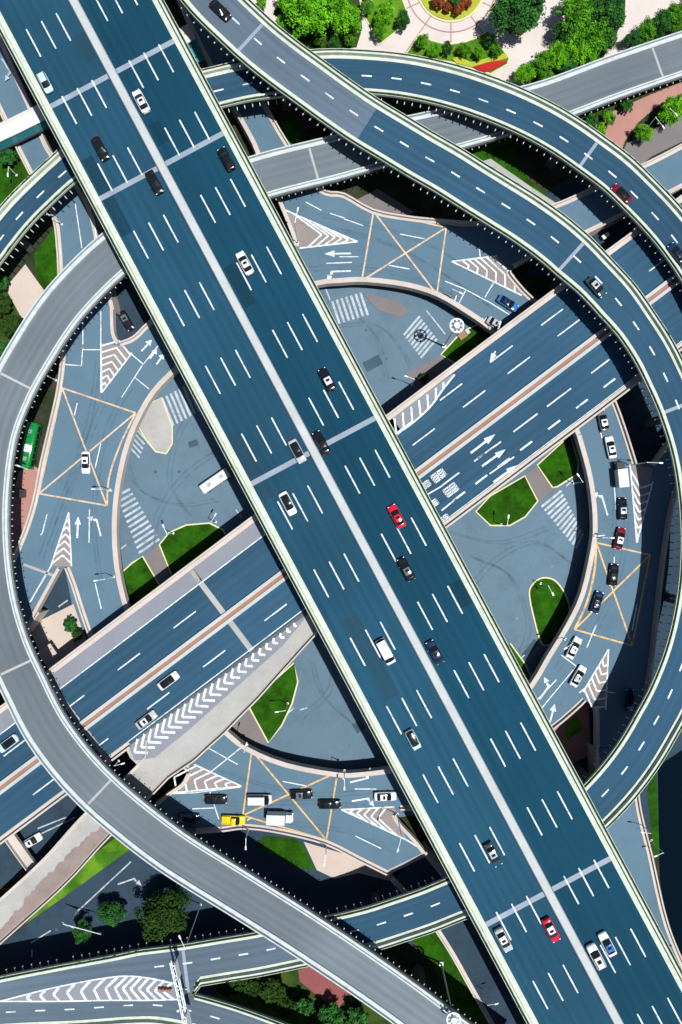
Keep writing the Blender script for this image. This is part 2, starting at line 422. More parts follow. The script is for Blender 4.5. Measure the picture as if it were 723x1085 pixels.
flat_area('grass_verge', [(430, 988), (464, 986), (520, 1085), (540, 1130), (470, 1130), (470, 1040)], .05, 'lawn')
flat_area('grass_verge', [(686, 836), (696, 812), (699, 908), (692, 900)], .05, 'lawn')
flat_area('shrub_bank', [(225, 1060), (230, 1035), (330, 1008), (420, 1060), (480, 1130), (330, 1130), (290, 1075)], .05, 'shrub_ground')
flat_area('maroon_paving', [(316, 1028), (334, 1022), (372, 1050), (358, 1070), (338, 1056), (318, 1040)], .07, 'maroon_paving')
flat_area('grass_verge', [(480, 152), (515, 146), (540, 150), (560, 190), (590, 215), (560, 218), (500, 178)], .05, 'lawn')
flat_area('footway', [(508, 172), (520, 168), (560, 196), (600, 222), (590, 228), (548, 200)], .06, 'slip_concrete')
flat_area('grass_verge', [(285, 128), (312, 128), (325, 156), (300, 162)], .05, 'lawn')
flat_area('footway', [(30, 664), (78, 640), (92, 680), (56, 720)], .05, 'beige_paving')
flat_area('footway', [(372, 215), (400, 200), (440, 225), (425, 232)], .05, 'grey_paving')
flat_area('footway', [(586, 772), (624, 744), (626, 800), (600, 812)], .05, 'brick_path')
# islands inside the roundabout
def island(pts, smoothed=False): return flat_area('grass_island', pts, .14, 'lawn', kerb='lawn_kerb', smoothed=smoothed)
island([(170, 577), (180, 565), (198, 557), (222, 555), (236, 562), (246, 580), (183, 610)])
island([(131, 606), (141, 597), (151, 590), (170, 622), (136, 650), (130, 628)])
island([(505, 542), (520, 556), (540, 556), (556, 547), (569, 531), (556, 505), (520, 526)])
island([(570, 493), (604, 462), (612, 490), (611, 502), (590, 515), (586, 516)])
island([(563, 640), (562, 625), (570, 615), (580, 613), (590, 618), (600, 634), (602, 652), (592, 672), (579, 683), (572, 675)], True)
island([(265, 749), (276, 735), (312, 703), (315, 722), (309, 745), (298, 768), (285, 786)])
island([(468, 376), (490, 352), (508, 344), (530, 352), (500, 380), (482, 384)])
flat_area('footway', [(152, 590), (168, 577), (184, 604), (166, 622)], .10, 'grey_paving')
flat_area('footway', [(555, 504), (569, 494), (588, 518), (570, 532)], .10, 'grey_paving')
flat_area('footway', [(238, 770), (264, 748), (284, 786), (262, 800)], .10, 'grey_paving')
flat_area('traffic_island', [(148, 452), (160, 428), (171, 422), (182, 452), (182, 470), (176, 480), (166, 478), (156, 466)], .11, 'slip_concrete', kerb='lawn_kerb')
flat_area('traffic_island', [(386, 312), (420, 318), (434, 330), (424, 336), (400, 328)], .11, 'grey_paving')
flat_area('traffic_island', [(430, 395), (470, 376), (480, 386), (446, 414)], .11, 'grey_paving')
flat_area('traffic_island', [(536, 690), (540, 682), (556, 704), (562, 718), (556, 724)], .11, 'lawn', kerb='lawn_kerb')
gm = MB()
CW = MB(); crosswalk(CW, (124, 526), (147, 586), (14, -8), 12, .03, .55, (22, -15)); tag(CW.build('crosswalk', 'paint_thin'), kind='structure')
CW = MB(); crosswalk(CW, (172, 422), (199, 407), (12, 29), 7, .03, .55); tag(CW.build('crosswalk', 'paint_thin'), kind='structure')
CW = MB(); crosswalk(CW, (145, 455), (138, 474), (10, 11), 5, .03, .4); tag(CW.build('crosswalk', 'paint_thin'), kind='structure')
CW = MB(); crosswalk(CW, (352, 319), (382, 310), (8, 24), 7, .03, .55); tag(CW.build('crosswalk', 'paint_thin'), kind='structure')
CW = MB(); crosswalk(CW, (428, 355), (446, 379), (17, -20), 8, .03, .5); tag(CW.build('crosswalk', 'paint_thin'), kind='structure')
CW = MB(); crosswalk(CW, (574, 537), (610, 581), (21, -17), 12, .03, .55, (8, -16)); tag(CW.build('crosswalk', 'paint_thin'), kind='structure')
for p, q in (((126, 583), (134, 577)), ((250, 540), (256, 548)), ((452, 329), (472, 354)), ((345, 305), (350, 318)), ((600, 515), (612, 505)), ((545, 705), (556, 694)),
             ((83, 965), (139, 913)), ((33, 999), (54, 986)), ((34, 1006), (34, 1014)), ((40, 878), (70, 866)), ((80, 866), (26, 892)), ((505, 1000), (508, 1018)), ((515, 1042), (526, 1060)), ((62, 643), (72, 636)),
             ((695, 190), (723, 176)), ((690, 196), (700, 192)), ((300, 760), (312, 750)), ((318, 752), (326, 750))):
    quad(gm, p, q, .3, .04)
arrow(gm, (125, 937), (148, 929), .05, -1)
arrow(gm, (2, 62), (14, 82), 1.6, -1)
tag(gm.build('road_marking', 'paint_thin'), kind='structure')

# ------------------------------------------------------------------ flyovers
LINES = {}; ROOTS = {}
def viaduct(key, name, label, ctrl, road, th=1.7, kw=1.1, green=(True, True), brackets=(True, True), par='parapet', skip=((), ()), piers=(), double=False, pw=.45, resurf=None):
    L = Line(ctrl); LINES[key] = L
    root = empty(name, L.P[L.n//2]); root.location = (0, 0, 0); ROOTS[key] = root; tag(root, label, 'flyover')
    mb = MB(); L.vsweep(mb, lambda a, b: [(a, -.04), (b, -.04), (b, -.7), (b-2.0, -th), (a+2.0, -th), (a, -.7)][::-1]); mb.build('deck', 'deck_side', root)
    mb = MB()
    prev = None
    for i in range(L.n):
        a, b = L.E[i]; a += kw*.6; b -= kw*.6
        p, q = L.P[i]+L.N[i]*a, L.P[i]+L.N[i]*b
        if prev: mb.poly([prev[0], prev[1], q, p], [(prev[2], L.L[i-1]), (prev[3], L.L[i-1]), (b, L.L[i]), (a, L.L[i])])
        prev = (p, q, a, b)
    ro = mb.build('road_surface', road, root)
    if key == 'main':            # the two carriageways carry different surfacing
        bpy.data.objects.remove(ro); ro = None
        for m_, o0, o1 in (('asphalt_main', -14.6, 0), ('asphalt_main_west', 0, 14.6)):
            mb = MB(); L.ribbon(mb, 0, L.L[-1]-.05, o0, o1, 0, 3); mb.build('road_surface', m_, root)
    if resurf:
        ro.data.materials.append(MATS['asphalt_pale'])
        for q in ro.data.polygons:
            dd = L.L[q.index]
            if any(u <= dd < v for u, v in resurf(L)): q.material_index = 1
    brng = random.Random(len(name)+len(key))
    for side in (0, 1):
        runs = []; i0 = 0
        for d0, d1 in sorted(skip[side]):
            j0 = min(range(L.n), key=lambda k: abs(L.L[k]-d0)); j1 = min(range(L.n), key=lambda k: abs(L.L[k]-d1))
            runs.append((i0, j0+1)); i0 = j1
        runs.append((i0, L.n))
        sg = 1 if side else -1
        mb = MB(); hb = MB(); bb = MB()
        for i0, i1 in runs:
            def prof(a, b):
                e = b if side else a
                p = [(e-sg*kw, .01), (e-sg*kw, .11), (e-sg*pw, .14), (e-sg*(pw-.06), 1.0), (e, 1.0), (e, -.75), (e-sg*.06, -.75)]
                if double: p = [(e-sg*kw, .01), (e-sg*kw, .45), (e-sg*(kw-.32), .45), (e-sg*(kw-.36), .05), (e-sg*.25, .05), (e-sg*.25, .8), (e, .8), (e, -.6), (e-sg*.1, -.6)]
                return p if side else p[::-1]
            L.vsweep(mb, prof, i0, i1); runs_n = i1-i0
            if brackets[side]:
                d = L.L[i0]+.9
                while d < L.L[i1-1]-.5:
                    e = L.edge(d, side); p, n = L.at(d); c = p+n*(e+sg*(.50 if not double else .25)); rz = math.atan2(n.y, n.x)
                    bb.box(c.x, c.y, p.z-(1.0 if not double else .95), p.z-(.72 if not double else .7), 1.0 if not double else .26, .17, rz)
                    d += (1.8 if not double else 1.55)+brng.uniform(-.18, .18)+(1.8 if brng.random() < .05 else 0)
            if green[side]:
                def tr(a, b):
                    e = b if side else a
                    p = [(e+sg*.004, .30), (e+sg*.004, .42), (e+sg*.44, .42), (e+sg*.44, .9), (e+sg*.54, .9), (e+sg*.54, .30)]
                    return p if side else p[::-1]
                L.vsweep(mb, tr, i0, i1)
                rr = []
                rng = random.Random(len(key)*7+side)
                for i in range(i0, i1):
                    for fr in ((0, .33, .66) if i < i1-1 else (0,)):
                        p, n = L.at(L.L[i]+(L.L[min(i+1, L.n-1)]-L.L[i])*fr); e = L.E[i][side]
                        j = lambda: rng.uniform(-.09, .12)
                        hgt = rng.uniform(.7, 1.15)
                        rr.append([p+n*(e+sg*o)+Vector((0, 0, z)) for o, z in ((.02, .45), (.02+j()*.2, hgt-.1), (.22+j(), hgt+.05+j()), (.42+j()*.6, hgt-.15), (.43, .45))])
                if not side: rr = [r[::-1] for r in rr]
                hb.sweep(rr)
            if runs_n > 1:
                mb.build('parapet', par, root)
                if hb.f: hb.build('planter_hedge', 'hedge', root)
                if bb.f: bb.build('bracket_row', par, root)
            mb = MB(); hb = MB(); bb = MB()
    for px, py in piers:
        d = L.near(px, py); p, n = L.at(d); rz = math.atan2(n.y, n.x); mb = MB()
        wid = (L.edge(d, 1)-L.edge(d, 0)); c = p+n*(L.edge(d, 1)+L.edge(d, 0))/2
        mb.box(c.x, c.y, 0, p.z-th-1.4, min(3.2, wid*.3), 1.8, rz); mb.box(c.x, c.y, p.z-th-1.4, p.z-th-.01, wid*.62, 2.1, rz)
        mb.build('pier', 'deck_side', root)
    return root, L
def joint(mb, L, px, py, w=.7, a=None, b=None):
    mb = MB()
    d = L.near(px, py); lo = L.edge(d, 0)+1.0 if a is None else a; hi = L.edge(d, 1)-1.0 if b is None else b
    mb.poly([L.pt(d-w/2, lo, .012), L.pt(d-w/2, hi, .012), L.pt(d+w/2, hi, .012), L.pt(d+w/2, lo, .012)][::-1])
    for k, lv in LINES.items():
        if lv is L: mb.build('expansion_joint', 'slip_concrete' if k in ('concrete', 'cross') else 'joint', ROOTS[k])
def dashes(mb, L, off, dstart, dend, dash, period, w=.3):
    d = dstart
    while d+dash < dend:
        L.ribbon(mb, d, d+dash, off-w/2, off+w/2, MZ, 3); d += period

# the straight eight-lane highway on top
mctrl = [(77.5+.533*y, y, 25.6+2.4*(y+80)/1280, -15.5, 15.5) for y in (-110, 0, 180, 360, 540, 720, 900, 1085, 1230)]
highway, LM = viaduct('main', 'highway_flyover', 'straight eight lane highway deck crossing above every other road, with pale stone median', mctrl, 'asphalt_main', th=2.0, kw=1.5, brackets=(False, False),
                      piers=[(130, 100), (225, 277), (318, 452), (412, 628), (505, 803), (600, 980)])
mb = MB(); LM.vsweep(mb, lambda a, b: [(-.92, .01), (-.92, .35), (-.72, .8), (.72, .8), (.92, .35), (.92, .01)][::-1]); mb.build('median_barrier', 'median_stone', highway)
mm = MB()
rows = [40.5+80.4*n+.085*n*n for n in range(-1, 16)]
for s0 in rows:
    # photo distance along the axis -> distance on the line
    x0, y0 = 77.5, 0.0
    px = (s0-36.46)*.4704+x0+0; py = (s0-36.46)*.8825+y0
    d = LM.near(px, py)
    p, n = LM.at(d); q = U(px, py, p.z); t = Vector((n.y*-1, n.x, 0)); t = (LM.P[-1]-LM.P[0]).normalized(); d += (q-p).dot(t)
    for off in (4.25, 7.6, 11.05, -4.2, -7.55, -11.0):
        LM.ribbon(mm, d, d+6.3, off-.14, off+.14, MZ, 7)
mm.build('lane_marking', 'paint_white', highway)
rng = random.Random(11)
for i in range(7):       # resurfaced lane patches
    d = rng.uniform(8, LM.L[-1]-40); ln = rng.choice((-12.6, -9.2, -5.9, -2.6, 2.6, 5.9, 9.2, 12.5)); w = rng.choice((1.6, 1.65, 1.2)); l_ = rng.uniform(4, 26)
    mb = MB(); LM.ribbon(mb, d, d+l_, ln-w, ln+w, .008+.0004*i, 4); mb.build('repair_patch', rng.choice(('patch_dark', 'patch_dark', 'patch_light')), highway)
jm = MB()
for px, py in ((117, 78), (171, 175), (333, 479), (583, 948)):
    joint(jm, LM, px, py, 1.05, -14, -1.0); joint(jm, LM, px, py, 1.05, 1.0, 14)

# big curve on the east side, sweeping round and under the highway
dc = [(165, -85, 19.5), (190, -50, 19.5), (222, -6, 19.5), (253, 25, 19.5), (277, 47, 19.5), (302, 67, 19.5), (328, 86, 19.3), (354, 105, 19), (386, 127, 19), (419, 147, 19), (447, 164, 19), (475, 180, 19), (502, 197, 19), (531, 215, 19), (558, 232, 19), (587, 253, 19), (609, 272, 19), (632, 294, 19), (654, 318, 19), (674, 345, 19), (692, 373, 19), (706, 401, 19), (719, 431, 19), (734, 478, 19), (742, 530, 19), (744, 585, 19), (739, 640, 19), (727, 692, 19), (709, 738, 19), (694, 766, 19), (677, 795, 19), (659, 820, 19), (638, 844, 19), (600, 880, 19), (555, 914, 18.5), (515, 937, 17.5), (480, 951, 16.5), (453, 962, 15.5), (424, 972, 14.6), (393, 982, 13.7), (355, 991, 12.8), (310, 1001, 12), (271, 1009, 11.5), (240, 1014, 11.2), (210, 1019, 11), (195, 1021, 11), (150, 1026, 11), (122, 1029, 11), (50, 1038, 11), (0, 1046, 11), (-50, 1055, 11)]
def dE(x, y, i):
    if i < 17: return (-4.4, 5.2)
    if i < 19: return (-4.1, 4.8)
    if i < 23: return (-3.9, 4.2)
    if y < 900: return (-4.5, 4.3)
    if x > 205: return (-4.3, 4.2)
    return {195: (-7.5, 4.1), 150: (-7.0, 4.0), 122: (-6.6, 3.4), 50: (-5.2, 2.5), 0: (-3.8, 2.1)}.get(x, (-3.8, 2.1))
dctrl = [(x, y, z)+dE(x, y, i) for i, (x, y, z) in enumerate(dc)]
LDtmp = Line(dctrl); dn = LDtmp.near(203, 1020)
loopD, LD = viaduct('loop', 'curved_flyover', 'two lane curved flyover sweeping around the right side with green planters and light brackets', dctrl, 'asphalt_ramp', skip=(((dn, 1e4),), ()), resurf=lambda L: ((-1, L.near(389, 129)), (L.near(330, 997), 1e5)),
                    piers=[(250, 22), (610, 274), (720, 440), (739, 640), (640, 842), (400, 980)])
mm = MB(); d0 = LD.near(253, 25)-1.05
while d0 > 6.2: d0 -= 6.2
dashes(mm, LD, 0, d0, LD.near(160, 1026), 2.1, 6.2, .31)
z11 = 11*ZS+.02
mm2 = mm
hp = curve([(0, 1061), (60, 1046), (122, 1035), (155, 1036), (188, 1043)]); hq = curve([(0, 1061), (60, 1061), (115, 1060), (155, 1060), (190, 1059)])
pathline(mm, hp, .3, z11); pathline(mm, hq, .3, z11+.004)
for i in range(14):
    t = .13+.82*i/13
    a = hp[int(t*(len(hp)-1))]; b = hq[int(t*(len(hq)-1))]; m = (a[0]/2+b[0]/2-8*min(1, t*1.6), a[1]/2+b[1]/2)
    quad(mm, (a[0]+3, a[1]), m, .55, z11+.008); quad(mm, m, (b[0]+3, b[1]), .55, z11+.012)
mm.build('lane_marking', 'paint_white', loopD)
gb = MB(); tri_poly(gb, hp+hq[::-1], [], 11*ZS+.008); gb.build('gore_surface', 'shoulder', loopD)
jm = MB()
for px, py in ((270, 38), (609, 272), (719, 428), (195, 1021)): joint(jm, LD, px, py, .7)

# second curve, from the left edge under the highway and along the park
ec = [(-90, 400), (-55, 333), (-28, 293), (4, 249), (23.5, 225.6), (45.6, 203.5), (68, 183), (110, 150), (160, 120), (200, 104), (233, 95.5), (264, 88.5), (310, 82), (350, 79), (390, 80.5), (422, 83.5), (453, 89), (484, 97), (514, 107), (544, 119), (573, 133), (600, 149), (627, 168), (652, 187), (676, 210), (698, 233), (717, 256), (740, 290), (762, 335)]
ectrl = [(x, y, 13.6)+((-3.5, 3.1) if x < 100 else (-4.2, 3.6) if x < 300 else (-4.5, 3.8)) for x, y in ec]
loopE, LE = viaduct('park', 'curved_flyover', 'two lane curved flyover passing under the highway and along the edge of the park', ectrl, 'asphalt_ramp', piers=[(10, 243), (300, 83), (470, 93), (600, 149), (717, 256)])
mm = MB(); d0 = LE.near(390.4, 80.5)-1.05
while d0 > 6.4: d0 -= 6.42
dashes(mm, LE, 0, d0, LE.L[-1]-3, 2.2, 6.42, .31)
mm.build('lane_marking', 'paint_white', loopE)
joint(None, LE, 622, 165, .7)

# unmarked pale concrete curve on the west side
ac = [(790, 36, 5), (723, 58, 5.4), (650, 83, 6.2), (583, 108, 7), (540, 120, 7.5), (480, 137, 9), (410, 153, 10.8), (356, 168, 12), (275, 189, 14), (200, 218, 16), (160, 242, 17.2), (121, 270, 18), (90, 299, 18.6), (62, 331, 19), (37, 369, 19), (14, 410, 19), (-4, 456, 19), (-12, 506, 19), (-14, 565, 19), (-7, 632, 19), (8, 685, 19), (27, 727, 19), (49, 770, 19), (76, 807, 19), (106, 839, 19), (147, 874, 19), (186, 903, 19), (258, 948, 19), (326, 991, 19), (410, 1048, 19), (466, 1089, 19), (560, 1160, 19)]
actrl = [(x, y, z, -4.75, 4.75) for x, y, z in ac]
loopA, LA = viaduct('concrete', 'curved_flyover', 'pale grey unmarked concrete flyover curving around the left side with thin white double parapets', actrl, 'concrete_road', kw=1.25, green=(False, False), par='parapet_plain', double=True,
                    piers=[(720, 59), (300, 183), (-12, 520), (60, 788), (190, 905), (450, 1078)])
jm = MB()
for px, py in ((17, 408), (16, 710), (106, 838), (330, 175), (694, 67)): joint(jm, LA, px, py, .5)

# the cross highway
def my(x): return 740-.753*(x-127)
cx_ = [(800, 6.5), (745, 8), (690, 10), (637, 12), (590, 12.8), (540, 12.8), (442, 12.8), (335, 12.8), (297, 12.8), (235, 12.8), (180, 12.8), (127, 12.7), (93, 12.4), (40, 11.5), (0, 10.5), (-70, 9)]
cctrl = [(x, my(x), z, (-13.0 if x > 400 else -12.8 if x > 320 else -9.8), 14.2) for x, z in cx_]
Ltmp = Line(cctrl); sk = (Ltmp.near(362, my(362)), Ltmp.near(112, my(112)))
cross, LC = viaduct('cross', 'cross_flyover', 'wide blue grey cross highway running diagonally beneath the highway with brick striped median', cctrl, 'asphalt_cross', kw=1.3, green=(False, False), brackets=(False, False), par='kerb_pink', skip=((sk,), ()),
                    piers=[(600, 384), (520, 444), (240, 655), (150, 722), (20, 820)])
mb = MB()
LC.vsweep(mb, lambda a, b: [(-1.15, .01), (-1.15, .55), (-.42, .55), (-.42, .012)][::-1]); LC.vsweep(mb, lambda a, b: [(.42, .012), (.42, .55), (1.15, .55), (1.15, .01)][::-1]); mb.build('median_barrier', 'median_stone', cross)
mb = MB(); LC.vsweep(mb, lambda a, b: [(-.415, .012), (-.415, .3), (.415, .3), (.415, .012)][::-1]); mb.build('median_bed', 'median_brick', cross)
mb = MB(); d0, d1 = LC.near(292, my(292)), LC.near(20, my(20)); LC.ribbon(mb, LC.near(455, my(455)), LC.L[-1]-1, 9.4, 13.0, .012); mb.build('shoulder_lane', 'shoulder', cross)
mm = MB()
dE0, dMid, dEnd = 2, LC.near(442, my(442)), LC.L[-1]-1
def cd(px, py):          # distance along the cross highway beside a photo point on its deck
    d = LC.near(px, py); p, n = LC.at(d); return d
for px, off in ((452, 5.5), (490, 5.6), (540, 5.6), (590, 5.6), (640, 5.6), (690, 5.2), (735, 5)):
    d = cd(px-12, my(px-12)); LC.ribbon(mm, d, d+6, off-.13, off+.13, MZ)
for px, off in ((485, 9.8), (535, 9.8), (588, 9.8), (640, 9.6), (682, 9.2)):
    d = cd(px-17, my(px-17)); LC.ribbon(mm, d, d+6, off-.13, off+.13, MZ)
for px in (245, 188, 128, 66, 8): d = cd(px-22, my(px-22)); LC.ribbon(mm, d, d+6, 5.0, 5.26, MZ)
for px in (300, 237, 175, 112, 52, -5): d = cd(px-13, my(px-13)); LC.ribbon(mm, d, d+6, -5.55, -5.29, MZ)
LC.ribbon(mm, cd(440, my(440)), dEnd, 9.28, 9.5, MZ+.004)
LC.ribbon(mm, 2, cd(370, my(370)), -11.6, -11.45, MZ)
LC.ribbon(mm, cd(345, my(345)), dEnd, -8.65, -8.45, MZ)
for px in (600, 567): LC.ribbon(mm, cd(px-10, my(px-10)), cd(px-10, my(px-10))+6.5, -5.3, -5.0, MZ)
for px in (640, 612, 585, 555, 530, 505, 482): d = cd(px-18, my(px-18)); LC.ribbon(mm, d, d+3.2, -9.4, -9.02, MZ)
for px in (640, 520, 482): d = cd(px-10, my(px-10)); LC.ribbon(mm, d, d+5, -5.3, -5.0, MZ)
zc = 12.8*ZS
def carrow(*a):
    q = MB(); arrow(q, *a); q.build('lane_arrow', 'paint_white', cross)
for p, q in (((499, 480), (525, 460)), ((511, 494), (536, 476)), ((523, 511), (548, 493))): carrow(p, q, zc, 0, .45, .75)
for p, q in (((506, 486), (531, 468)), ((519, 502), (545, 484))): quad(mm, p, q, .3, zc)
carrow((531, 361), (519, 384), zc, 0, .3, .6); quad(mm, (531, 340), (523, 365), .3, zc)
for c in ((465, 504), (478, 519)): glyph(mm, c, (.8, -.6), zc, c[0] % 2, 1.05)
quad(mm, (453, 524), (470, 514), .3, zc); quad(mm, (468, 541), (484, 528), .3, zc)
for p in ((451, 514), (459, 534), (471, 550)): glyph(mm, p, (.8, -.6), zc, 1, .8)
hc = curve([(421, 460), (440, 446), (457, 430), (470, 412), (482, 397)]); pathline(mm, hc, .35, zc)
for i, (u, v) in enumerate((((418, 443), (420, 458)), ((427, 437), (428, 454)), ((436, 431), (437, 448)), ((444, 424), (446, 441)), ((453, 418), (454, 433)), ((462, 411), (462, 424)), ((470, 405), (470, 412)))): quad(mm, u, v, .4, zc+.004)
mm.build('lane_marking', 'paint_white', cross)
gb = MB(); tri_poly(gb, [(412, 445)]+[(x-.5, y-.5) for x, y in hc]+[(480, 396)], [], 12.8*ZS+.012); gb.build('gore_surface', 'shoulder', cross)
jm = MB()
for px in (240, 86): d = cd(px, my(px)); joint(jm, LC, px, my(px), 1.2, 1.2, 13); joint(jm, LC, px, my(px), 1.2, -8.9, -1.2)

# exit ramp that leaves the cross highway and drops under the concrete flyover
sc_ = [(350, 652, 12.74, -.6, 3.2), (304, 688, 12.74, -2.6, 6.2), (262, 724, 12.72, -4.1, 7.8), (222, 758, 12.7, -5.1, 8.4), (190, 788, 12.5, -5.0, 8.8), (168, 812, 11.9, -3.4, 3.6), (140, 840, 10.6, -3.5, 3.7), (102, 875, 8.2, -3.9, 3.9), (60, 921, 5.6, -3.9, 3.9), (0, 976, 3.2, -3.9, 3.9), (-60, 1030, 1.5, -3.9, 3.9)]
Ltmp = Line(sc_); e1 = Ltmp.near(180, 800)
slip, LS = viaduct('slip', 'exit_ramp', 'cream concrete exit ramp narrowing beneath the pale flyover then sloping down at lower left', sc_, 'slip_concrete', th=1.2, kw=.7, green=(False, False), brackets=(False, False), par='kerb_pink', skip=((), ((0, e1),)), pw=.35)
mm = MB()

for i in range(24):
    t = i/23; a = lerp2((312, 660), (146, 783), t); w = 3+13*min(1, t*1.5)
    b = (a[0]+w*.62+1, a[1]+w*.85+1); m = (lerp2(a, b, .5)[0]-w*.55, lerp2(a, b, .5)[1]+w*.42)
    z = 12.8*ZS
    quad(mm, a, m, .5, z+.004); quad(mm, m, b, .5, z+.008)
mm.build('chevron_marking', 'paint_white', slip)
mb = MB(); tri_poly(mb, [(330, 647), (212, 735), (136, 791), (143, 806), (164, 803), (202, 772), (300, 684)], [], 12.8*ZS+.008); mb.build('gore_surface', 'shoulder', slip)
mb = MB(); gp = [(212, 738), (170, 767), (133, 793), (138, 803), (147, 812), (158, 806), (185, 785), (215, 752)]
tri_poly(mb, gp, [], 12.8*ZS-.02)
GW = [U(a, b, 12.8*ZS-.02) for a, b in gp]
for a, b in zip(GW, GW[1:]+GW[:1]): mb.poly([a, b, b-Vector((0, 0, 1.1)), a-Vector((0, 0, 1.1))])
mb.build('nose_slab', 'slip_concrete', slip)
mb = MB(); rng = random.Random(3); dA, dB = LS.near(122, 855), LS.near(-10, 985); prev = None; d = dA
while d < dB:
    a = LS.pt(d, -3.1, .012); b = LS.pt(d, -.5-1.0*math.sin(d*.13)+rng.uniform(-.45, .45), .012)
    if prev: mb.poly([prev[0], prev[1], b, a])
    prev = (a, b); d += .9
mb.build('dirty_edge', 'stain_brown', slip)

# smaller ramp that joins at the bottom left
fc = [(-60, 1080), (0, 1073), (83, 1069), (140, 1065), (167, 1065), (198, 1070), (228, 1078), (262, 1089), (330, 1116), (420, 1160)]
fctrl = [(x, y, 10.95, -3.7, 3.5) for x, y in fc]
Ltmp = Line(fctrl); fn = Ltmp.near(200, 1071)
rampF, LF = viaduct('merge', 'merging_ramp', 'short two lane ramp joining from the bottom edge at a chevron striped nose', fctrl, 'asphalt_pale', skip=(((0, fn),), ()), brackets=(False, True))
mm = MB(); d0 = LF.near(167, 1064)-1
while d0 > 6.4: d0 -= 6.4
dashes(mm, LF, 0, d0, LF.L[-1]-3, 2.1, 6.4, .28); mm.build('lane_marking', 'paint_white', rampF)

# ------------------------------------------------------------------ the raised roundabout
ZR = 6.0*ZS
hole = [(610, 462), (620, 498), (625, 526), (627, 555), (625, 580), (614, 628), (598, 662), (578, 695), (562, 722), (530, 762), (490, 793), (450, 808), (407, 814), (380, 817), (357, 817), (304, 807), (263, 790), (239, 771), (205, 742), (172, 706), (150, 672), (137, 642), (128, 603), (125, 565), (127, 526), (135, 484), (147, 450), (165, 418), (190, 392), (230, 352), (280, 320), (335, 304), (360, 301), (388, 300), (429, 305), (462, 315), (493, 333), (520, 352), (560, 385), (590, 423)]
holeS = curve(hole+[hole[0]], 3)[:-1]
runs = [
 [(282, 186), (298, 222), (310, 252), (313, 262)], [(313, 262), (285, 271), (245, 288), (200, 312), (160, 340), (142, 357), (127, 363)], [(127, 363), (122, 352), (121, 325)],
 [(66, 330), (66, 373), (62, 410), (55, 443), (44, 490), (36, 531), (24, 568), (4, 612)],
 [(36, 656), (50, 630), (65, 603)], [(70, 602), (77, 620), (86, 648), (96, 676), (112, 715), (140, 765), (168, 798), (199, 815)], [(199, 818), (193, 829), (180, 838), (163, 852)],
 [(182, 886), (205, 882), (235, 880), (263, 877), (304, 883), (346, 894), (380, 911), (412, 927)],
 [(454, 906), (440, 888), (425, 872), (419, 862)], [(424, 857), (445, 856), (480, 842), (525, 810), (560, 787), (587, 771), (612, 750), (620, 742)], [(630, 748), (631, 765), (631, 792)],
 [(676, 792), (688, 725), (697, 650), (704, 590), (712, 540), (724, 505), (748, 475)],
 [(745, 425), (710, 465), (690, 492)], [(674, 492), (664, 460), (653, 429), (636, 390), (612, 352), (590, 332), (564, 316), (543, 293), (541, 288)], [(545, 284), (565, 273), (592, 262)],
 [(576, 222), (545, 231), (505, 236), (462, 233), (432, 230), (396, 223), (365, 206), (345, 203), (322, 186)]]
runsS = [curve(r, 3) for r in runs]
ring = empty('roundabout_deck'); tag(ring, 'raised roundabout deck ringing the inner lawns with cross hatched junction boxes', 'roundabout')
outer = [p for r in runsS for p in r]
mb = MB(); tri_poly(mb, outer, [holeS], ZR); mb.build('road_surface', 'asphalt_ring', ring)
mb = MB(); tri_poly(mb, outer, [holeS], ZR-.03)
tri_poly(mb, outer, [holeS], ZR-1.1)
for loop in (outer, holeS):
    for a, b in zip(loop, loop[1:]+loop[:1]):
        A, B = U(*a, ZR), U(*b, ZR); mb.poly([A+Vector((0, 0, -.03)), B+Vector((0, 0, -.03)), B+Vector((0, 0, -1.1)), A+Vector((0, 0, -1.1))])
mb.build('deck', 'deck_side', ring)
def rim(mb, pts, z, inward, kw=1.2, h=.85):
    W = [U(p[0], p[1], z) for p in pts]; rr = []
    for i, p in enumerate(W):
        t = (W[min(i+1, len(W)-1)]-W[max(0, i-1)]).normalized(); n = Vector((-t.y, t.x, 0))*inward
        r = [p+n*o+Vector((0, 0, dz)) for o, dz in ((-.02, -1.15), (-.02, h), (.34, h), (.36, .16), (kw, .14), (kw, -.02))]
        rr.append(r if inward < 0 else r[::-1])
    mb.sweep(rr)
# the inner rim (closed) and one outer rim for every run between two arms
mb = MB(); hs = holeS+[holeS[0]]; rim(mb, hs, ZR, -1 if U(*hs[1], 0).x*0 else 1, 1.3)
inner = mb.build('inner_parapet', 'kerb_pink', ring)
for r in runsS:
    mb = MB(); rim(mb, r, ZR, 1, .9); mb.build('outer_parapet', 'kerb_pink', ring)
for px, py in ((90, 450), (110, 590), (300, 850), (400, 865), (655, 540), (640, 660), (430, 262), (340, 245)):
    c = U(px, py, ZR); mb = MB(); mb.tube((c.x, c.y, 0), (c.x, c.y, ZR-1.2), .8, .8, 12); mb.build('pier', 'deck_side', ring)
zr = ZR
wm = MB(); om = MB(); cm = MB()
CH = MB(); chevrons(CH, (379, 256), (299, 221), (317, 263), 5, zr, .55, t0=.3, t1=.85); CH.build('chevron_marking', 'paint_white', ring)
CH = MB(); chevrons(CH, (479, 277), (527, 271), (553, 313), 6, zr, -.3, t0=.22, t1=.9); CH.build('chevron_marking', 'paint_white', ring)
CH = MB(); chevrons(CH, (108, 416), (107, 364), (140, 374), 7, zr, -.35, t0=.15, t1=.95); CH.build('chevron_marking', 'paint_white', ring)
CH = MB(); chevrons(CH, (73, 543), (54, 600), (76, 600), 6, zr, .25, t0=.2, t1=.95); CH.build('chevron_marking', 'paint_white', ring); quad(wm, (54, 600), (32, 638), .3, zr)
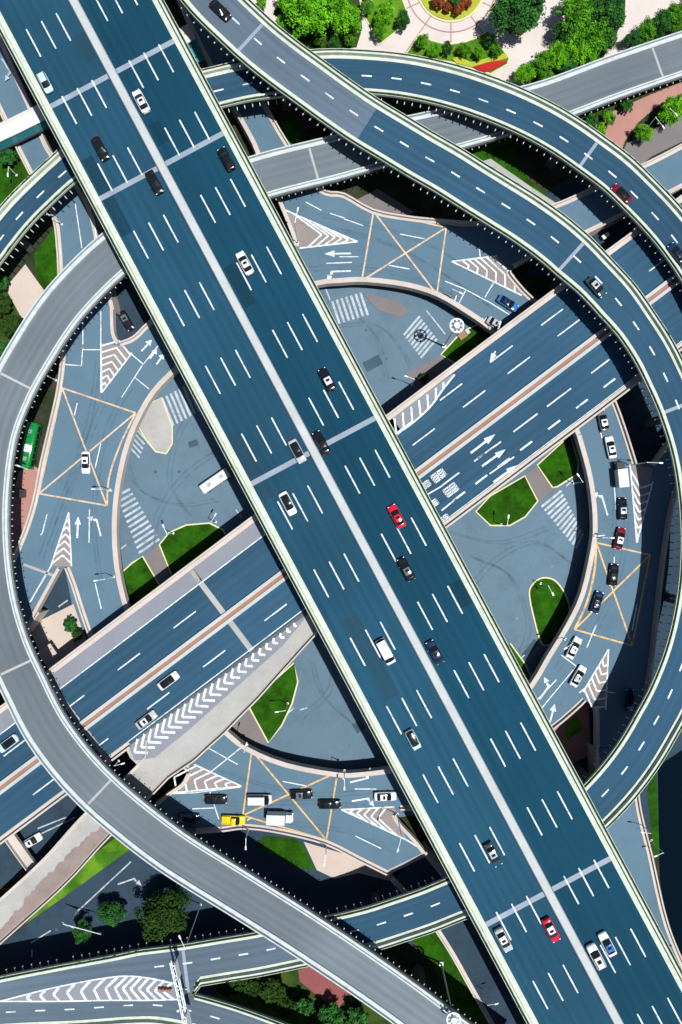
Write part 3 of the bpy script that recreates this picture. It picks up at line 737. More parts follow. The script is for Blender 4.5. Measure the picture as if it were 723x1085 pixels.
CH = MB(); chevrons(CH, (256, 833), (206, 810), (184, 840), 6, zr, -.35, t0=.2, t1=.95); CH.build('chevron_marking', 'paint_white', ring)
CH = MB(); chevrons(CH, (362, 858), (418, 855), (431, 890), 5, zr, .4, t0=.25, t1=.85); CH.build('chevron_marking', 'paint_white', ring); quad(wm, (431, 890), (455, 905), .3, zr)
CH = MB(); chevrons(CH, (675, 575), (668, 494), (692, 510), 7, zr, .25, t0=.15, t1=.95); CH.build('chevron_marking', 'paint_white', ring)
CH = MB(); chevrons(CH, (645, 688), (618, 733), (642, 752), 6, zr, -.3, t0=.25, t1=.95); CH.build('chevron_marking', 'paint_white', ring)
# junction boxes
BOX = []
for mbx, box in ((cm, ((396, 224), (383.5, 297.5), (463, 312), (473, 241))), (cm, ((66, 411), (144, 437.5), (113.4, 535.7), (41.5, 523))), (om, ((632, 575), (609, 667), (670, 684), (689, 588))), (om, ((358, 818), (267, 795), (257.5, 864), (346, 890)))):
    a, b, c, d = box
    w = .36; src = mbx; mbx = MB(); BOX.append((mbx, 'paint_cream' if src is cm else 'paint_orange'))
    quad(mbx, a, c, w, zr+.02); quad(mbx, b, d, w, zr+.024)
    for i, (p, q) in enumerate(((a, b), (b, c), (c, d), (d, a))):
        if (i == 1 and box[0][0] < 400 and box[0][0] not in (358,)) or (i == 0 and box[0][0] in (632, 358)): continue
        quad(mbx, p, q, w, zr+.028+.003*i)
c1, c2, c3, c4 = [q[0] for q in BOX]
pathline(c1, curve([(383.5, 297.5), (400, 298), (430, 303), (463, 313)]), .4, zr+.03); pathline(c2, curve([(144, 437.5), (128, 470), (116, 505), (113.4, 535.7)]), .4, zr+.034)
pathline(c3, curve([(632, 575), (630, 605), (622, 638), (609, 667)]), .5, zr+.034); pathline(c4, curve([(267, 795), (300, 811), (330, 817), (358, 818)]), .4, zr+.034)
for pts in ([(80, 216), (87, 263)], [(100, 232), (102, 252)], [(82, 427), (79, 440)], [(107, 470), (101, 496)], [(50, 545), (45, 565), (43, 567)], [(95, 540), (94.5, 575)], [(101, 618), (107.5, 645)],
            [(107, 416), (107, 330)], [(88, 370), (88, 340)], [(67, 386), (86.5, 387.5)], [(86.5, 387.5), (88, 365)], [(88, 370.5), (107, 370.5)], [(138, 374), (152, 386)], [(129, 421), (151, 387)], [(143, 400), (158, 412)], [(152, 386), (168, 366)],
            [(365, 232), (385, 239)], [(424, 248), (450, 253)], [(412, 281), (434, 285)], [(324, 214), (341, 223)], [(346, 279), (373, 278)], [(365, 231), (350, 226)],
            [(472, 298), (492, 306), (520, 321), (541, 334)], [(494, 307), (486, 322)], [(523, 300), (514, 315)], [(481, 322), (484, 313)], [(508, 262), (509, 272)], [(380, 272), (360, 272)],
            [(634, 447), (638, 464)], [(651, 515), (653, 540)], [(688, 593), (687, 600)], [(651, 590), (651, 597)], [(675, 640), (670, 668)], [(632, 662), (622, 686)], [(595, 694), (611, 706)], [(611, 706), (585, 737)], [(614, 734), (626, 724)], [(585, 737), (572, 753)], [(642, 733), (652, 734)], [(590, 720), (566, 745)],
            [(220, 792), (252, 810)], [(221, 820), (257, 791)], [(300, 828), (326, 833)], [(222, 837), (232, 868)], [(204, 857), (228, 856)], [(376, 836), (399, 836)], [(377, 886), (404, 899)], [(262, 869), (268, 866)], [(363, 820), (364, 826)], [(180, 841), (206, 840), (255, 834)],
            [(634, 568), (641, 567)], [(113, 520), (119, 520)]):
    pathline(wm, pts, .22, zr+.016)
def rarrow(*a):
    q = MB(); arrow(q, *a); q.build('turn_arrow', 'paint_white', ring)
rarrow((82, 570), (83, 547), zr, 0, .4, .7); rarrow((107, 568), (101, 545), zr, 1, .35, .7)
rarrow((150, 372), (161, 360), zr); rarrow((166, 386), (174, 375), zr); rarrow((159, 380), (166, 370), zr)
rarrow((372, 268.5), (344, 269), zr); rarrow((372, 287), (345, 288), zr, 1)
rarrow((644, 546), (636, 519), zr, 1); rarrow((572, 741), (585, 722), zr, 1); rarrow((583, 765), (588, 746), zr, 0)
rarrow((371, 829), (396, 823), zr, 1); rarrow((373, 849), (396, 845), zr, -1); rarrow((529, 345), (513, 334), zr, 1)
wm.build('lane_marking', 'paint_white', ring); [q.build('box_marking', pm, ring) for q, pm in BOX]
jm = MB(); quad(jm, (25, 598), (60, 611), .6, zr); quad(jm, (412, 924), (453, 904), 1.0, zr); jm.build('expansion_joint', 'slip_concrete', ring)
for t in (((379, 256), (298, 221), (317, 264)), ((479, 277), (527, 270), (544, 290), (556, 314)), ((108, 416), (107, 364), (128, 366), (140, 374)), ((73, 543), (54, 600), (76, 600)), ((256, 833), (206, 810), (184, 840)), ((362, 858), (418, 855), (431, 890)), ((675, 575), (668, 492), (692, 496)), ((645, 688), (618, 733), (642, 752))):
    gb = MB(); tri_poly(gb, t, [], zr+.008); gb.build('gore_surface', 'gore_grey', ring)

tm = MB()
for pts, w in (([(104, 384), (96, 440), (80, 495), (60, 545), (44, 590)], .5), ([(150, 395), (120, 440), (104, 500), (100, 560), (108, 625)], .35), ([(112, 420), (92, 470), (70, 530), (52, 580)], .3), ([(320, 238), (370, 246), (420, 262), (470, 290), (520, 325)], .5), ([(330, 285), (380, 284), (440, 295), (490, 318)], .35),
             ([(340, 228), (400, 240), (460, 262), (500, 288)], .3), ([(645, 470), (652, 530), (645, 600), (625, 650), (590, 710)], .45), ([(656, 480), (664, 550), (655, 615), (630, 670)], .3), ([(215, 850), (270, 852), (330, 850), (390, 855)], .45), ([(230, 815), (280, 832), (340, 842), (400, 838)], .35), ([(250, 862), (310, 872), (370, 882), (420, 905)], .3)):
    for o in (-4.0, 4.0): pathline(tm, curve([(x+o*.5, y+o*.5) for x, y in pts]), w, zr+.004 if o < 0 else zr+.006)
tm.build('tyre_mark', 'tyre_mark', ring)
tg = MB()
for pts, w in (([(245, 470), (200, 500), (170, 540), (160, 580)], .5), ([(215, 420), (190, 460), (180, 510), (200, 545)], .4), ([(230, 530), (190, 535), (150, 520), (135, 490)], .4), ([(410, 400), (400, 360), (380, 335)], .5), ([(440, 400), (425, 370), (400, 345), (360, 345)], .4),
             ([(500, 590), (540, 610), (560, 660), (550, 700)], .5), ([(500, 620), (530, 590), (570, 575), (610, 600)], .5), ([(480, 565), (530, 575), (580, 560)], .4), ([(330, 700), (345, 740), (390, 780)], .5), ([(320, 760), (350, 730), (350, 690)], .4)):
    for o in (-3.6, 3.6): pathline(tg, curve([(x+o*.6, y+o*.4) for x, y in pts]), w, .025 if o < 0 else .03)
tag(tg.build('tyre_mark', 'tyre_mark'), kind='structure')
for i, (x, y, ang) in enumerate(((205, 470, .3), (395, 385, .5), (560, 690, .9), (380, 770, .6))):
    c = U(x, y, 0); mb = MB(); mb.box(c.x, c.y, .01, .034+.001*i, 2.2+2*(i % 3), 1.4+(i % 2), ang); tag(mb.build('road_patch', 'patch_dark'), kind='structure')
for x, y in ((190, 500), (225, 480), (165, 500), (410, 380), (388, 350), (515, 605), (548, 655), (585, 600), (340, 735), (370, 790), (110, 940), (60, 985)):
    c = U(x, y, 0); mb = MB(); mb.tube((c.x, c.y, .0), (c.x, c.y, .05), .38, .38, 14); tag(mb.build('manhole_cover', 'steel_dark'), kind='structure')

# approach roads between the roundabout and the streets, with low walls
def approach(ctrl, m='asphalt_ring'):
    L = Line(ctrl, 2.0); mb = MB()
    prev = None
    for i in range(L.n):
        a, b = L.E[i]; p, q = L.P[i]+L.N[i]*a, L.P[i]+L.N[i]*b
        if prev: mb.poly([prev[0], prev[1], q, p], [(prev[2], L.L[i-1]), (prev[3], L.L[i-1]), (b, L.L[i]), (a, L.L[i])])
        prev = (p, q, a, b)
    o = mb.build('approach_road', m); tag(o, kind='structure')
    wb = MB()
    for side in (0, 1):
        sg = 1 if side else -1; rr = []
        for i in range(L.n):
            e = L.E[i][side]; z = L.P[i].z
            p = [(e-sg*.8, .02), (e-sg*.8, .13), (e-sg*.1, .13), (e-sg*.08, .7), (e+sg*.25, .7), (e+sg*.25, -z+.0)]
            rr.append(L.ring(i, p if side else p[::-1]))
        wb.sweep(rr)
    wb.build('retaining_wall', 'kerb_pink', o)
    return L
LN = approach([(303, 188, 5.98, -4.3, 4.3), (282, 145, 5, -3.3, 3.3), (240, 70, 3, -3.3, 3.3), (205, 0, 1.2, -3.3, 3.3), (180, -60, .4, -3.3, 3.3)])
LNW = approach([(93, 333, 5.98, -6, 6), (84, 265, 5.2, -4.6, 4.6), (76, 225, 4.6, -4.2, 4.2), (39, 165, 3.2, -3.1, 3.1), (22, 127, 2.2, -3.3, 3.3), (-8, 62, 1.0, -3.6, 3.6), (-30, 10, .4, -3.6, 3.6)])
approach([(20, 634, 5.98, -5.6, 5.6), (-15, 690, 5, -4.6, 4.6), (-70, 760, 3, -4.6, 4.6)])
approach([(172, 869, 5.98, -4.1, 4.1), (164, 880, 4.6, -3.8, 3.8), (156, 890, 3.4, -3.8, 3.8)])
approach([(433, 917, 5.98, -4.9, 4.9), (464, 952, 5, -4.4, 4.4), (492, 995, 3.6, -4.2, 4.2), (520, 1045, 2.2, -4.2, 4.2), (560, 1115, .6, -4.2, 4.2)], 'asphalt_ground')
LSE = approach([(653, 792, 5.98, -4.7, 4.7), (655, 850, 4.8, -4.5, 4.5), (669, 910, 3.4, -4.5, 4.5), (690, 990, 1.6, -4.2, 4.2), (730, 1080, .4, -4.2, 4.2)])
approach([(746, 450, 5.98, -5.2, 5.2), (790, 432, 5, -5, 5)])
approach([(584, 242, 5.98, -4.6, 4.6), (607, 232, 5.4, -4.3, 4.3), (655, 209, 3.8, -4.2, 4.2), (704, 186, 2.4, -4.2, 4.2), (760, 156, 1, -4.2, 4.2)])
# ------------------------------------------------------------------ vehicles
def paint(name, c, rough=.16, coat=0): mat('paint_'+name, c, rough, 0, spec=.5, coat=coat)
for nme, c in dict(body_white=(.52, .54, .55, 1), silver=(.30, .33, .35, 1), body_black=(.006, .007, .009, 1), navy=(.006, .02, .06, 1), red=(.42, .008, .03, 1), maroon=(.12, .006, .02, 1), pale_blue=(.35, .52, .55, 1),
                   dark_teal=(.015, .05, .06, 1), yellow=(.60, .42, .01, 1), blue=(.02, .11, .34, 1), green=(.006, .16, .035, 1), grey=(.09, .10, .11, 1)).items(): paint(nme, c)
P_ = lambda n: MATS['paint_'+n]
def loft(mb, stations, half, zb):
    rr = []
    for x, zt, w in stations:
        w = half*w; h = zt-zb
        pts = [(-w*.86, zb), (-w, zb+h*.28), (-w, zb+h*.62), (-w*.95, zt-h*.12), (-w*.80, zt-.015), (-w*.42, zt+.012), (0, zt+.02)]
        pts = pts+[(-y, z) for y, z in pts[-2::-1]]
        rr.append([Vector((x, y, z)) for y, z in pts])
    mb.sweep([r[::-1] for r in rr], closed=True); mb.smooth = True
def grid(mb, f, nu, nv, flip=False):
    b = len(mb.v)
    for i in range(nu+1):
        for j in range(nv+1): mb.v.append(tuple(f(i/nu, j/nv)))
    for i in range(nu):
        for j in range(nv):
            q = (b+i*(nv+1)+j, b+(i+1)*(nv+1)+j, b+(i+1)*(nv+1)+j+1, b+i*(nv+1)+j+1)
            mb.f.append(q[::-1] if flip else q); mb.mi.append(0)
    mb.smooth = True
KIND = dict(
 sedan=dict(L=4.75, W=1.86, H=1.46, belt=.93, cab=(-1.85, -1.10, .28, 1.20), prof=[(-.5, .66, .66), (-.487, .84, .86), (-.44, .97, .95), (-.33, 1.0, .99), (-.18, .97, 1), (0, .95, 1), (.15, .95, 1), (.25, .93, 1), (.36, .86, .98), (.45, .76, .93), (.488, .64, .82), (.5, .52, .64)]),
 hatchback=dict(L=3.95, W=1.74, H=1.52, belt=.95, cab=(-1.82, -1.45, .30, 1.12), prof=[(-.5, .70, .74), (-.485, .92, .9), (-.42, .98, .97), (-.2, .97, 1), (.1, .96, 1), (.26, .93, 1), (.38, .85, .97), (.46, .74, .9), (.5, .55, .68)]),
 suv=dict(L=4.85, W=1.95, H=1.76, belt=1.12, cab=(-2.22, -1.80, .35, 1.22), prof=[(-.5, .85, .78), (-.488, 1.08, .92), (-.44, 1.15, .97), (-.2, 1.14, 1), (.1, 1.12, 1), (.25, 1.08, 1), (.38, 1.0, .98), (.46, .88, .93), (.5, .62, .74)]),
 van=dict(L=5.2, W=1.98, H=2.0, belt=1.15, cab=(-2.5, -2.30, 1.15, 1.95), prof=[(-.5, .9, .88), (-.49, 1.12, .96), (-.3, 1.15, 1), (0, 1.15, 1), (.25, 1.14, 1), (.37, 1.1, .99), (.44, .98, .96), (.485, .82, .88), (.5, .62, .74)]))
def add_wheels(root, xs, w, r=.33, tw=.22):
    for x in xs:
        for s in (-1, 1):
            mb = MB(); mb.tube((x, s*(w-tw), r), (x, s*w, r), r, r, 14); o = mb.build('wheel', 'tyre', root)
def build_car(kind):
    k = KIND[kind]; L, W, Hh, belt = k['L'], k['W'], k['H'], k['belt']; w = W/2
    root = empty(kind)
    mb = MB(); loft(mb, [(x*L, z, f) for x, z, f in k['prof']], w, .24)
    xr0, xr1, xf1, xf0 = k['cab']; wb, wr = w*.86, w*.66; zb = belt-.03
    if kind == 'van': wb, wr = w*.95, w*.84
    zr = Hh-.06; cr = .05
    top = lambda v: cr*(1-(2*v-1)**2)
    mb.build('body', P_('body_white'), root)
    a = MB(); grid(a, lambda u, v: Vector((xr1+(xf1-xr1)*u, (2*v-1)*wr, zr+top(v)*1.1-.05*(2*u-1)**2)), 6, 6)
    for s in (-1, 1):      # roof rails down to the pillars
        grid(a, lambda u, v: Vector((xr1+(xf1-xr1)*u, s*(wr+.045*v), zr-.05*(2*u-1)**2-.09*v)), 6, 1, flip=(s < 0))
    a.build('roof', P_('body_white'), root)
    bow = .14
    if kind in ('sedan', 'suv'):
        a = MB(); grid(a, lambda u, v: Vector((xr1+(xf1-xr1)*(.42+.36*u), (2*v-1)*wr*.62, zr+.014+top(.5+(v-.5)*.62)*1.1-.05*(2*(.42+.36*u)-1)**2)), 3, 4); a.build('sunroof', 'glass', root)
    if kind in ('suv', 'van'):
        for s in (-1, 1): a = MB(); a.box((xr1+xf1)/2, s*wr*.9, zr+.0, zr+.07, (xf1-xr1)*.8, .06); a.build('roof_rail', 'steel_grey', root)
    a = MB(); grid(a, lambda u, v: Vector((xf0+(xf1-xf0)*u+bow*(1-(2*v-1)**2)*(1-u*.5), (2*v-1)*(wb+(wr-wb)*u)*.97, zb+(zr-.05-zb)*u+top(v)*u)), 3, 6, True); a.build('windscreen', 'glass', root)
    a = MB(); grid(a, lambda u, v: Vector((xr0+(xr1-xr0)*u-bow*.7*(1-(2*v-1)**2)*(1-u*.5), (2*v-1)*(wb+(wr-wb)*u)*.97, zb+(zr-.05-zb)*u+top(v)*u)), 3, 6); a.build('rear_window', 'glass', root)
    for s in (-1, 1):
        a = MB(); grid(a, lambda u, v: Vector(((xr0+(xf0-xr0)*u)*(1-v)+(xr1+(xf1-xr1)*u)*v, s*(wb+(wr+.04-wb)*v), zb+(zr-.07-zb)*v)), 4, 2, s < 0); a.build('side_window', 'glass', root)
    add_wheels(root, (-L*.29, L*.30), w*.97, .33)
    for s in (-1, 1):
        a = MB(); a.box(L*.455, s*w*.66, .60, .73, .22, .34, s*-.35, .8); a.build('headlight', 'headlight', root)
        a = MB(); a.box(-L*.487, s*w*.66, .70, .88, .10, .36, s*.2, .9); a.build('tail_light', 'taillight', root)
        a = MB(); a.box(xf0-.35, s*(w+.09), belt-.02, belt+.14, .16, .2, 0, .8); a.build('mirror', 'plastic_dark', root)
    return root
def build_truck(kind):
    root = empty(kind); L = 5.6
    a = MB(); a.box(1.95, 0, .45, 1.25, 1.55, 1.84); a.box(1.9, 0, 1.25, 2.05, 1.35, 1.78, 0, .9); a.build('body', P_('body_white'), root)
    a = MB(); a.poly([(2.59, -.8, 1.3), (2.59, .8, 1.3), (2.53, .74, 1.98), (2.53, -.74, 1.98)]); a.build('windscreen', 'glass', root)
    a = MB(); a.box(-.8, 0, .75, 2.75, 3.8, 2.05)
    for i in range(5): a.box(-2.4+i*.8, 0, 2.752, 2.79, .06, 1.95)
    a.build('roof', P_('body_white'), root)            # cargo box
    root.children[-1].name = 'cargo_box'
    a = MB(); a.box(-.3, 0, .45, .74, 4.8, .9); a.build('chassis', 'plastic_dark', root)
    add_wheels(root, (-1.7, 1.9), .95, .40, .26)
    for s in (-1, 1): a = MB(); a.box(2.74, s*.65, .62, .8, .08, .3); a.build('headlight', 'headlight', root)
    for s in (-1, 1): a = MB(); a.box(2.45, s*1.08, 1.3, 1.75, .1, .2); a.build('mirror', 'plastic_dark', root)
    return root
def build_bus(kind):
    root = empty(kind); L, W, Hh = (7.0, 2.25, 2.75) if kind == 'minibus' else (10.2, 2.5, 3.05)
    mb = MB(); loft(mb, [(-.5*L, Hh*.8, .86), (-.495*L, Hh*.97, .95), (-.48*L, Hh, 1), (0, Hh, 1), (.46*L, Hh, 1), (.488*L, Hh*.96, .97), (.5*L, Hh*.7, .86)], W/2, .3); mb.build('body', P_('body_white'), root)
    for s in (-1, 1):
        a = MB()
        for i in range(6): x = -L*.44+L*.86*i/6; a.box(x+L*.065, s*W*.5, Hh*.45, Hh*.78, L*.12, .03)
        a.build('side_window', 'glass', root)
    a = MB(); a.poly([(.503*L, -W*.38, Hh*.42), (.503*L, W*.38, Hh*.42), (.492*L, W*.38, Hh*.92), (.492*L, -W*.38, Hh*.92)]); a.build('windscreen', 'glass', root)
    for x in ((-.25, .2) if kind == 'minibus' else (-.3, 0, .28)):
        a = MB(); a.box(x*L, 0, Hh+.005, Hh+.16, .9, .8, 0, .85); a.build('roof_hatch', 'steel_grey', root)
    a = MB(); a.box(.06*L, 0, Hh+.005, Hh+.22, L*.16, W*.62, 0, .9); a.build('air_conditioner', 'steel_white', root)
    add_wheels(root, (-L*.3, L*.32), W*.49, .45, .28)
    return root
def build_pickup(kind):
    root = build_car_from(dict(KIND['suv'], L=5.0, W=1.9, H=1.7, belt=1.02, cab=(-.55, -.3, .55, 1.25), prof=[(-.5, .8, .88), (-.48, .98, .97), (-.2, 1.0, 1), (.1, 1.02, 1), (.25, 1.0, 1), (.38, .93, .98), (.46, .82, .93), (.5, .6, .74)]), kind)
    a = MB()
    for s in (-1, 1): a.box(-1.5, s*.80, 1.0, 1.16, 1.75, .1)
    a.box(-2.36, 0, 1.0, 1.16, .1, 1.6); a.build('bed_side', P_('body_white'), root)
    return root
def build_car_from(k, kind):
    KIND[kind] = k; return build_car(kind)
PROTO = {}
PAINTED = ('body', 'roof', 'cargo_box', 'bed_side')
GROUP = 'vehicles on the interchange'
def vehicle(kind, px, py, hx, hy, colour, label, cat='car', on='main', roof=None, scale=1.0, z=None, group=None):
    if on in LINES: zz = LINES[on].zat(px, py)+.025
    elif on == 'ring': zz = ZR+.055
    else: zz = .04
    if z is not None: zz = z
    if kind not in PROTO:
        root = {'truck': build_truck, 'minibus': build_bus, 'bus': build_bus, 'pickup': build_pickup}.get(kind, build_car)(kind); PROTO[kind] = root
    else:
        src = PROTO[kind]; root = src.copy(); COL.objects.link(root)
        for ch in list(src.children):
            c = ch.copy(); COL.objects.link(c); c.parent = root
    for ch in root.children:
        nm = ch.name.split('.')[0]
        if nm in PAINTED:
            ch.material_slots[0].link = 'OBJECT'
            ch.material_slots[0].material = P_(roof if (roof and nm in ('roof', 'cargo_box')) else colour)
    p = U(px, py, zz+.8); p.z = zz
    root.location = p; root.rotation_euler = (0, 0, math.atan2(-hy, hx)); root.scale = (scale*1.05,)*3
    tag(root, label, cat, group or {'main': 'vehicles on the straight highway', 'loop': 'cars on the curved flyovers', 'park': 'cars on the curved flyovers', 'cross': 'cars on the cross highway', 'ring': 'vehicles on the roundabout'}.get(on, 'vehicles at street level'))
    return root
a1, b1 = (.47, .8825), (-.47, -.8825)
MAIN = [
 ('hatchback', 47.5, 87, a1, 'pale_blue', None, 'pale aqua hatchback near the left parapet of the highway, just above a joint'),
 ('sedan', 106, 157, a1, 'body_black', None, 'black saloon alone in the left carriageway between the two upper joint bars'),
 ('sedan', 163.5, 193, a1, 'body_black', None, 'black saloon hugging the median of the highway at the second joint bar'),
 ('sedan', 315, 478, a1, 'silver', 'body_black', 'silver saloon with black roof hugging the median above the middle joint bar'),
 ('sedan', 305, 533.5, a1, 'body_white', 'body_black', 'white saloon with black roof just below the middle joint bar'),
 ('van', 408.7, 690.5, a1, 'body_white', None, 'large plain white van in the left carriageway of the highway'),
 ('hatchback', 438, 784, a1, 'pale_blue', 'body_black', 'small pale hatchback with black roof in the lower left carriageway'),
 ('sedan', 523, 906, a1, 'dark_teal', 'silver', 'dark teal saloon with silver roof just above the lowest joint bar'),
 ('sedan', 534, 996.5, a1, 'silver', 'body_white', 'pale silver saloon with white roof near the left parapet below the lowest joint bar'),
 ('sedan', 584.5, 986, a1, 'red', 'body_white', 'red saloon with sun glare painted white on its roof, beside the median at the bottom of the highway'),  # white roof colour stands in for sun glare on a red car
 ('sedan', 149.5, 107, b1, 'body_white', None, 'white saloon in the right carriageway just below the top joint bar'),
 ('sedan', 240, 168, b1, 'body_black', None, 'black saloon by the right parapet of the highway below the second joint bar'),
 ('sedan', 259.4, 278.5, b1, 'body_white', None, 'plain white saloon alone mid lane in the upper right carriageway'),
 ('sedan', 346.7, 402, b1, 'body_black', 'body_white', 'black saloon with white roof above the middle joint in the right carriageway'),
 ('sedan', 340.5, 469, b1, 'body_black', None, 'black saloon right of the median stone touching the middle joint bar'),
 ('sedan', 420.5, 547, b1, 'red', None, 'bright red saloon near the right parapet in the middle of the highway'),
 ('sedan', 430.5, 603, b1, 'body_black', 'grey', 'black saloon with grey roof following the bright red car'),
 ('sedan', 461, 691, b1, 'navy', None, 'navy saloon beside the median opposite the large white van'),
 ('sedan', 644, 1001, b1, 'body_white', 'blue', 'white saloon with bright blue roof at the lower right of the highway'),
 ('suv', 632, 1013.5, b1, 'body_white', None, 'white off roader alongside the blue roofed saloon')]
for kd, x, y, h, c, rf, lb in MAIN: vehicle(kd, x, y, h[0], h[1], c, lb, 'van' if kd == 'van' else 'car', 'main', rf)
for kd, x, y, h, c, rf, lb, on in [
 ('sedan', 233.5, 10, (.72, .69), 'body_black', None, 'black saloon on the right hand curved flyover at the top edge', 'loop'),
 ('sedan', 632, 304, (.68, .74), 'dark_teal', 'silver', 'dark car with silver roof on the curved flyover just past a joint bar', 'loop'),
 ('sedan', 659, 205, (-.72, -.69), 'maroon', 'body_black', 'maroon car with black roof on the curved flyover near the park', 'park'),
 ('sedan', 718, 268, (-.62, -.78), 'navy', None, 'dark navy car at the right edge of the picture on the outer flyover', 'park'),
 ('sedan', 178.5, 721.5, (.8, -.6), 'body_white', 'body_black', 'white saloon with black roof beside the brick striped median', 'cross'),
 ('sedan', 155, 763, (.8, -.6), 'silver', 'body_white', 'silver car beside the chevrons of the cream exit ramp', 'cross'),
 ('sedan', 8.5, 788, (-.8, .6), 'pale_blue', 'body_black', 'pale blue car with black roof on the cross highway at the left edge', 'cross'),
 ('sedan', 91, 490, (0, 1), 'body_white', None, 'white car crossing the pale junction box on the left of the roundabout', 'ring'),
 ('sedan', 538.5, 321, (.85, .52), 'blue', 'navy', 'blue car stopped at the edge of the cross highway on the upper roundabout', 'ring'),
 ('sedan', 639.5, 446, (-.2, -.98), 'grey', 'body_white', 'dark car with white roof emerging from under the cross highway', 'ring'),
 ('sedan', 647.5, 474, (-.2, -.98), 'body_white', None, 'white car ahead of the box truck on the right of the roundabout', 'ring'),
 ('truck', 656.5, 503, (-.1, -1), 'body_black', 'body_white', 'small truck with dark cab and white cargo box beside a striped gore', 'ring'),
 ('sedan', 660, 539, (-.03, -1), 'body_black', 'silver', 'black car with silver roof behind the box truck', 'ring'),
 ('sedan', 657, 570.5, (.22, -.97), 'maroon', 'body_white', 'dark red car with white roof at the edge of the orange junction box', 'ring'),
 ('sedan', 650.5, 609, (.1, -1), 'body_black', None, 'black car inside the orange junction box on the right', 'ring'),
 ('sedan', 633, 638, (.3, -.95), 'navy', None, 'navy car inside the orange junction box on the right', 'ring'),
 ('sedan', 608.5, 686.5, (.45, -.89), 'body_white', None, 'white car just below the orange junction box by the inner wall', 'ring'),
 ('sedan', 613, 716.5, (.5, -.86), 'body_white', 'silver', 'white car with silver roof waiting at the turning lanes lower right', 'ring'),
 ('sedan', 667.5, 742, (.03, -1), 'navy', None, 'dark blue car in deep shade beside the curved flyover', 'ring'),
 ('sedan', 228.7, 847.5, (1, .02), 'body_black', None, 'black car left of the junction box at the bottom of the roundabout', 'ring'),
 ('pickup', 247.5, 869, (1, .04), 'yellow', None, 'bright yellow pickup on the outer lane at the bottom of the roundabout', 'ring'),
 ('van', 275, 847, (1, 0), 'body_white', None, 'white van in the junction box at the bottom of the roundabout', 'ring'),
 ('truck', 297, 865, (1, .02), 'body_white', None, 'white box truck with white cab beside the yellow pickup', 'ring'),
 ('sedan', 319.5, 842, (1, -.02), 'body_black', 'grey', 'black car with grey roof ahead of the white van', 'ring'),
 ('sedan', 349.5, 852.5, (1, 0), 'body_black', None, 'black car leaving the right side of the bottom junction box', 'ring'),
 ('sedan', 408.5, 844, (1, -.02), 'body_white', None, 'white car on the turning arrow beside the straight highway', 'ring'),
 ('sedan', 199.5, 867, (1, .05), 'navy', None, 'dark car hidden in the shadow of the pale flyover', 'ring'),
 ('sedan', 527, 344, (.85, .52), 'silver', None, 'silver car half hidden beneath the edge of the cross highway', 'ring')]:
    vehicle(kd, x, y, h[0], h[1], c, lb, {'truck': 'truck', 'van': 'van', 'pickup': 'pickup'}.get(kd, 'car'), on, rf)
vehicle('sedan', 133.5, 339.5, .5, .86, 'body_black', 'black car on the low road in the gap beside the highway', 'car', 'ground', 'grey')
vehicle('minibus', 229, 510, -.82, .57, 'body_white', 'white minibus on the street partly under the highway edge', 'minibus', 'ground')
vehicle('sedan', 33.5, 891.5, .85, -.5, 'body_white', 'white car on the sunken street at lower left', 'car', 'ground')
vehicle('bus', 34.5, 473, -.2, .97, 'green', 'long bright green bus parked beneath the pale flyover', 'bus', 'ground')
